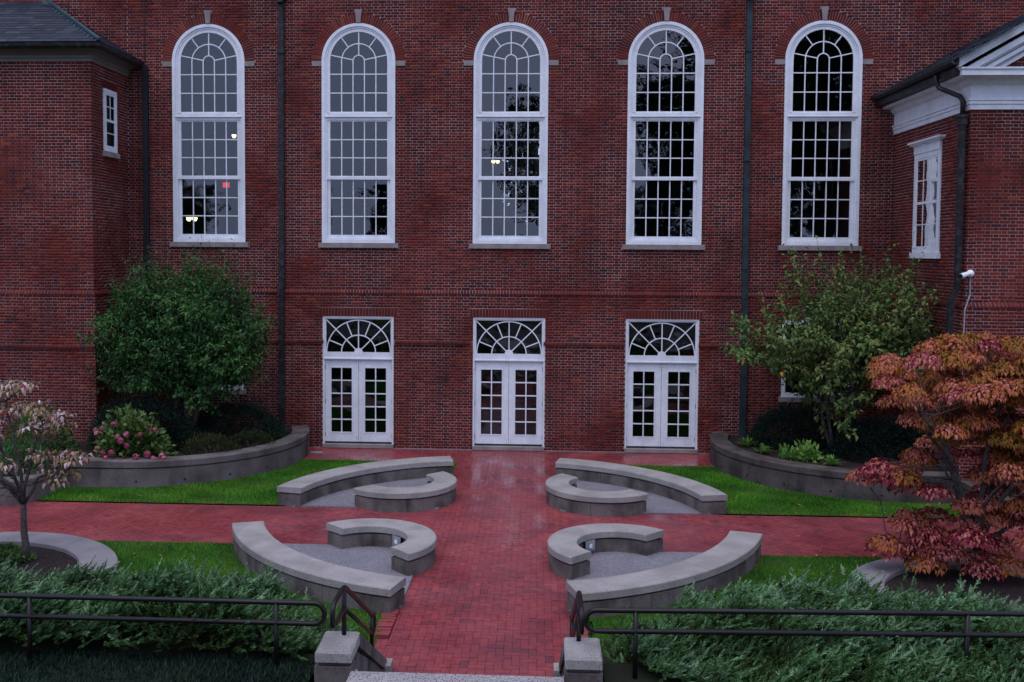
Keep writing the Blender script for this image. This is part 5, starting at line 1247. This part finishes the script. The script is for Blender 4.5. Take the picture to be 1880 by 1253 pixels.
# hydrangea with its flower heads
hy = mound('hydrangea_bush', 'bright green hydrangea bush with pink flower heads spilling over the grey planter', 'shrub', (-7.88,-3.75,SZ), (.74,.52,1.02), 'hydrangea', 1700, .125, .70, 51, .55, .15, base_z=SZ, shell=.62)
g = np.random.default_rng(52); n = 90; D = unit(g.normal(0,1,(n,3))); pet = []
V, F = leaves(D*.055, np.cross(D, g.normal(0,1,(n,3))), D, .04, .9, .0, .0); fl = np_mesh('flower_head', V, F, M['petal'], np.repeat(np.clip(.5+.4*D[:,2]+g.normal(0,.2,n),0,1),4))
for (dx, dz, dy) in ((-.72,.55,.0),(-.66,.50,-.1),(-.55,.62,-.15),(-.60,.22,-.25),(-.42,.16,-.42),(-.33,.06,-.5),(-.22,.16,-.47),(-.12,.50,-.40),(-.05,.42,-.44),(.04,.54,-.36),(.08,.33,-.46),(-.02,.02,-.52),(.30,.52,-.30),(.42,.66,-.15),(.52,.60,-.1),(.47,.14,-.40),(.60,.06,-.42),(.74,.12,-.35),(.80,.05,-.38),(-.28,.72,-.2),(.28,.10,-.5)):
    o = obj('flower_head', fl, parent=hy, loc=(-7.88+dx*1.05, -3.83+dy, SZ+dz+.05)); o.rotation_euler = (g.random()*6, g.random()*6, g.random()*6); s = g.uniform(.85,1.25); o.scale = (s,s,s*.8)
# strap-leaved tufts
def tuft(label, x, y, r_, n, seed, wide=.10, z=SZ):
    g = np.random.default_rng(seed); a = g.uniform(0,2*np.pi,n); l_ = r_*g.uniform(.7,1.25,n); el = g.uniform(.55,1.45,n)
    V = []; F = []; T = []
    for i in range(n):
        d = np.array([np.cos(a[i]), np.sin(a[i]), 0]); sd = np.array([-np.sin(a[i]), np.cos(a[i]), 0]); P = []
        for s in np.linspace(0,1,5):
            h = d*np.cos(el[i])*s*l_[i]+np.array([0,0,1])*(np.sin(el[i])*s-.38*s*s)*l_[i]; P.append((h, wide*l_[i]*(.5+s)*(1-s)**.7*.9+.001))
        k = len(V)
        for h, w in P: V += [h-sd*w, h+sd*w]
        for j in range(4): F.append((k+2*j, k+2*j+1, k+2*j+3, k+2*j+2)); T.append(np.clip(g.normal(.55,.2),0,1))
    V = np.array(V)+np.array([x,y,z])
    obj('strap_leaf_plant', np_mesh('strap_leaf_plant', V, F, M['tuft'], T), label=label, cat='plant', group='strap-leaved perennials on the planter')
for i, (x, y, r_, n, w, lab) in enumerate(((5.52,-1.45,.36,70,.06,'first narrow-leaved green tuft behind the stained planter coping, beside the blue-green downspout'),(5.68,-2.20,.34,60,.06,'second narrow-leaved green tuft along the stained planter coping from the downspout'),(6.86,-3.38,.36,65,.07,'narrow-leaved green tuft at the end of the row nearest the red autumn tree'),(-5.47,-1.50,.34,60,.06,'narrow-leaved green tuft behind the clean grey planter coping near the brown downspout'))):
    tuft(lab, x, y, r_, n, 60+i, w)
mound('leafy_perennial', 'small leafy green clump touching the broad round yellow-green plant on the stained planter', 'plant', (6.12,-2.70,SZ), (.21,.20,.26), 'tuft', 150, .12, .40, 96, .40, .5, base_z=SZ, shell=.4)
mound('leafy_perennial', 'broad round yellow-green leafy plant, widest of the row on the stained planter', 'plant', (6.52,-2.80,SZ), (.30,.27,.36), 'tuft', 260, .13, .45, 97, .70, .5, base_z=SZ, shell=.4)
# spreading junipers on the bank
def juniper(name, label, x0, x1, n, seed, ridge):
    g = np.random.default_rng(seed); t = thing(name, ((x0+x1)/2, -13.3, .4), label, 'shrub', kind='stuff')
    x = g.uniform(x0, x1, n); y = g.uniform(-14.90 if x0 < 0 else -15.6, -11.85, n); hgt = ridge(x, y); keep = hgt > .12; x, y, hgt = x[keep], y[keep], hgt[keep]; n = len(x)
    lump = .90+.30*np.sin(x*3.1+seed)*np.sin(y*3.7+1)+.18*np.sin(x*6.3-y*5)+.10*np.sin(x*13+y*4)*np.sin(y*11)
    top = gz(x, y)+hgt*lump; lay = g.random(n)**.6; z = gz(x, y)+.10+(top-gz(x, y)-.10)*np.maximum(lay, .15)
    C0 = np.stack([x, y, z], -1); az = g.normal(-1.1, .7, n)+np.sin(x*1.7)*.5
    d = unit(np.stack([np.sin(az)*.9*(-1), -np.cos(az)*.35+g.normal(0,.55,n), .42+g.normal(0,.30,n)+.25*(lay-.5)], -1)); d = unit(d)
    L = np.where(g.random(n) < .12, g.uniform(.20,.34,n), g.uniform(.08,.20,n)); m_ = 40
    s = np.tile(np.linspace(.06, 1.0, m_), (n,1)); rot = g.uniform(0,2*np.pi,(n,m_))
    e1 = unit(np.cross(d, np.array([0,0,1.0]))); e2 = np.cross(d, e1)
    droop = np.zeros((n,m_,3)); droop[...,2] = .10*(s**2)*L[:,None]
    P = C0[:,None]+d[:,None]*(L[:,None]*s)[...,None]+droop
    sidev = e1[:,None]*np.cos(rot)[...,None]+e2[:,None]*(np.sin(rot)*.45)[...,None]
    ax = sidev*1.0+d[:,None]*.95
    ln = ((L[:,None]*.20+.022)*(1.08-s)**.6*g.uniform(.6,1.3,(n,m_)))
    A = unit(ax); B = unit(np.cross(A, g.normal(0,1,(n,m_,3)))); w = ln*.12+.0022
    V = np.stack([P-B*w[...,None], P+B*w[...,None], P+A*ln[...,None]], 2).reshape(-1,3); F = np.arange(len(V)).reshape(-1,3)
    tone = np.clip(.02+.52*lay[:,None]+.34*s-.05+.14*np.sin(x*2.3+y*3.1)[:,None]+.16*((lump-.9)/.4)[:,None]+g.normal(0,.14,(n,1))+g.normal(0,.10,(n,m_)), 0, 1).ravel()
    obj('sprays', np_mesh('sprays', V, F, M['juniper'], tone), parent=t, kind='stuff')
    b = MB()
    for k in range(26):
        xx = g.uniform(x0, x1); yy = g.uniform(-14.3,-12.3)
        if ridge(np.array([xx]), np.array([yy]))[0] < .3: continue
        zz = float(gz(np.array(xx), np.array(yy))); b.tube([tuple(p) for p in branch_path((xx,yy,zz-.03), (xx+g.normal(0,.4), yy+g.normal(0,.25), zz+.45), -.05, 5, .06)], list(np.linspace(.022,.008,5)), 5)
    obj('stems', b.mesh('stems', M['bark']), parent=t)
def ridge_l(x, y):
    edge = np.clip((-1.62-x)/.7, 0, 1)
    back = np.clip((-11.95-y)/.35, 0, 1); front = np.clip((y+14.95)/.22, 0, 1)
    return .58*np.minimum(edge**.6, 1)*np.minimum(back**.7, 1)*front**.5
def ridge_r(x, y):
    edge = np.clip((x-1.5)/1.3, 0, 1); back = np.clip((-11.75-y)/.35, 0, 1); front = np.where(y > -14.75, 1, .45*np.clip((y+15.75)/.9, 0, 1)**2+.0)
    return (.56+.22*np.exp(-((x-4.0)/1.3)**2)*np.exp(-((y+12.4)/.8)**2)-.16*np.clip((x-4.9)/1.2, 0, 1))*np.minimum(edge**.6, 1)*np.minimum(back**.7, 1)*front**.5
juniper('juniper_bed', 'spreading blue-green junipers on the bank behind the railing, beside the pale pink tree', -8.2, -1.55, 19000, 71, ridge_l)
juniper('juniper_bed', 'spreading blue-green junipers on the bank behind the railing, beside the red autumn tree', 1.45, 7.6, 19000, 72, ridge_r)

# fallen leaves on lawns and paving
g = np.random.default_rng(91); n = 170; x = np.concatenate([g.normal(6.2,1.6,80), g.normal(-7,1.3,40), g.uniform(-8,8,50)]); y = np.concatenate([g.normal(-8.2,1.5,80), g.normal(-8.6,1.0,40), g.uniform(-12,-2,50)])
k = (~in_bench(x, y) | ((y > CROSS[0]) & (y < CROSS[1]))) & ~inside_planter(x, y) & (y > -11.6); x, y = x[k], y[k]; n = len(x); a = g.uniform(0,2*np.pi,n)
lift = np.where(on_lawn(x, y), .045, .006)
V, F = leaves(np.stack([x, y, gz(x, y)+lift], -1), np.stack([np.cos(a), np.sin(a), np.zeros(n)], -1), np.tile([0,0,1.0],(n,1))+g.normal(0,.15,(n,3)), g.uniform(.05,.09,n), .55, .12, -.05)
obj('fallen_leaves', np_mesh('fallen_leaves', V, F, M['leaf_red'], np.repeat(g.uniform(.1,.9,n),4)), kind='stuff', label='scattered small fallen leaves lying on lawns and red paving', cat='leaves')
# ------------------------------------------------------------------ trees across the street and behind the hall (seen in and through the glass)
def street_tree_mesh(seed, h, rx, n):
    g = np.random.default_rng(seed); tb = MB(); tb.tube([(0,0,-.3),(.1,0,h*.3),(-.1,.1,h*.55),(.05,0,h*.8)], [.42,.34,.22,.1], 8)
    cl = []
    for k in range(34):
        d = unit(g.normal(0,1,3)); c_ = np.array([0,0,h*.62])+d*np.array([rx*.72,rx*.72,h*.30])*g.uniform(.5,1); cl.append((c_, g.uniform(.7,1.5)*rx*.26)); tb.tube([tuple(p) for p in branch_path((0,0,h*g.uniform(.25,.6)), c_, .08, 5, .03)], [.14,.11,.08,.05,.03], 5)
    B = []
    for c_, r_ in cl:
        m_ = n//34; D = unit(g.normal(0,1,(m_,3))); B.append(c_+D*r_*(g.random((m_,1))**.4)*np.array([1,1,.8]))
    B = np.concatenate(B); ax = g.normal(0,1,B.shape)+np.array([0,0,-.4]); V, F = leaves(B, ax, g.normal(0,1,B.shape)+np.array([0,0,1]), g.uniform(.25,.5,len(B)), .6)
    return tb.mesh('trunk', M['bark'], smooth=True), np_mesh('crown', V, F, M['street_leaf'], np.repeat(g.random(len(B)), 4))
tm = [street_tree_mesh(81, 21, 7.0, 14000), street_tree_mesh(82, 17, 6.0, 9000)]
for i, (x, y, k, s, lab) in enumerate(((13,-47,0,1.12,'tall dark street tree opposite the red autumn tree'),(24,-52,0,1.15,'tall dark street tree opposite the pedimented wing'),(33,-46,1,1.1,'broad dark street tree farthest along the road past the pedimented wing'),(1.8,-52,1,1.05,'dark street tree standing back from the road opposite the steps'),
        (-12,-66,1,.62,'small dark park tree opposite the pale pink tree'),(-21,-60,1,.68,'small dark park tree opposite the slate-roofed wing'),(-31,-64,0,.55,'small dark park tree farthest past the slate-roofed wing'),(9,-43,1,.62,'short dark street tree just across the road opposite the red autumn tree'),(20,-44,1,.80,'short dark street tree just across the road opposite the lime-leaved tree'),(27,-43,1,.62,'short dark street tree just across the road opposite the pedimented wing'),(.6,20,1,.85,'dark tree behind the hall seen through the middle arched window'),(-4,29,0,.7,'dark tree standing farther behind the hall'))):
    t = thing('street_tree', (x, y, .86 if y < 0 else -.06), lab, 'tree', 'trees beyond the courtyard')
    for nm, me in zip(('trunk', 'crown'), tm[k]):
        o = obj(nm, me); o.parent = t
        if nm == 'crown': o['kind'] = 'stuff'
    t.scale = (s, s, s); t.rotation_euler = (0, 0, i*1.3)

for o in THINGS:
    if '_w' in o: del o['_w']
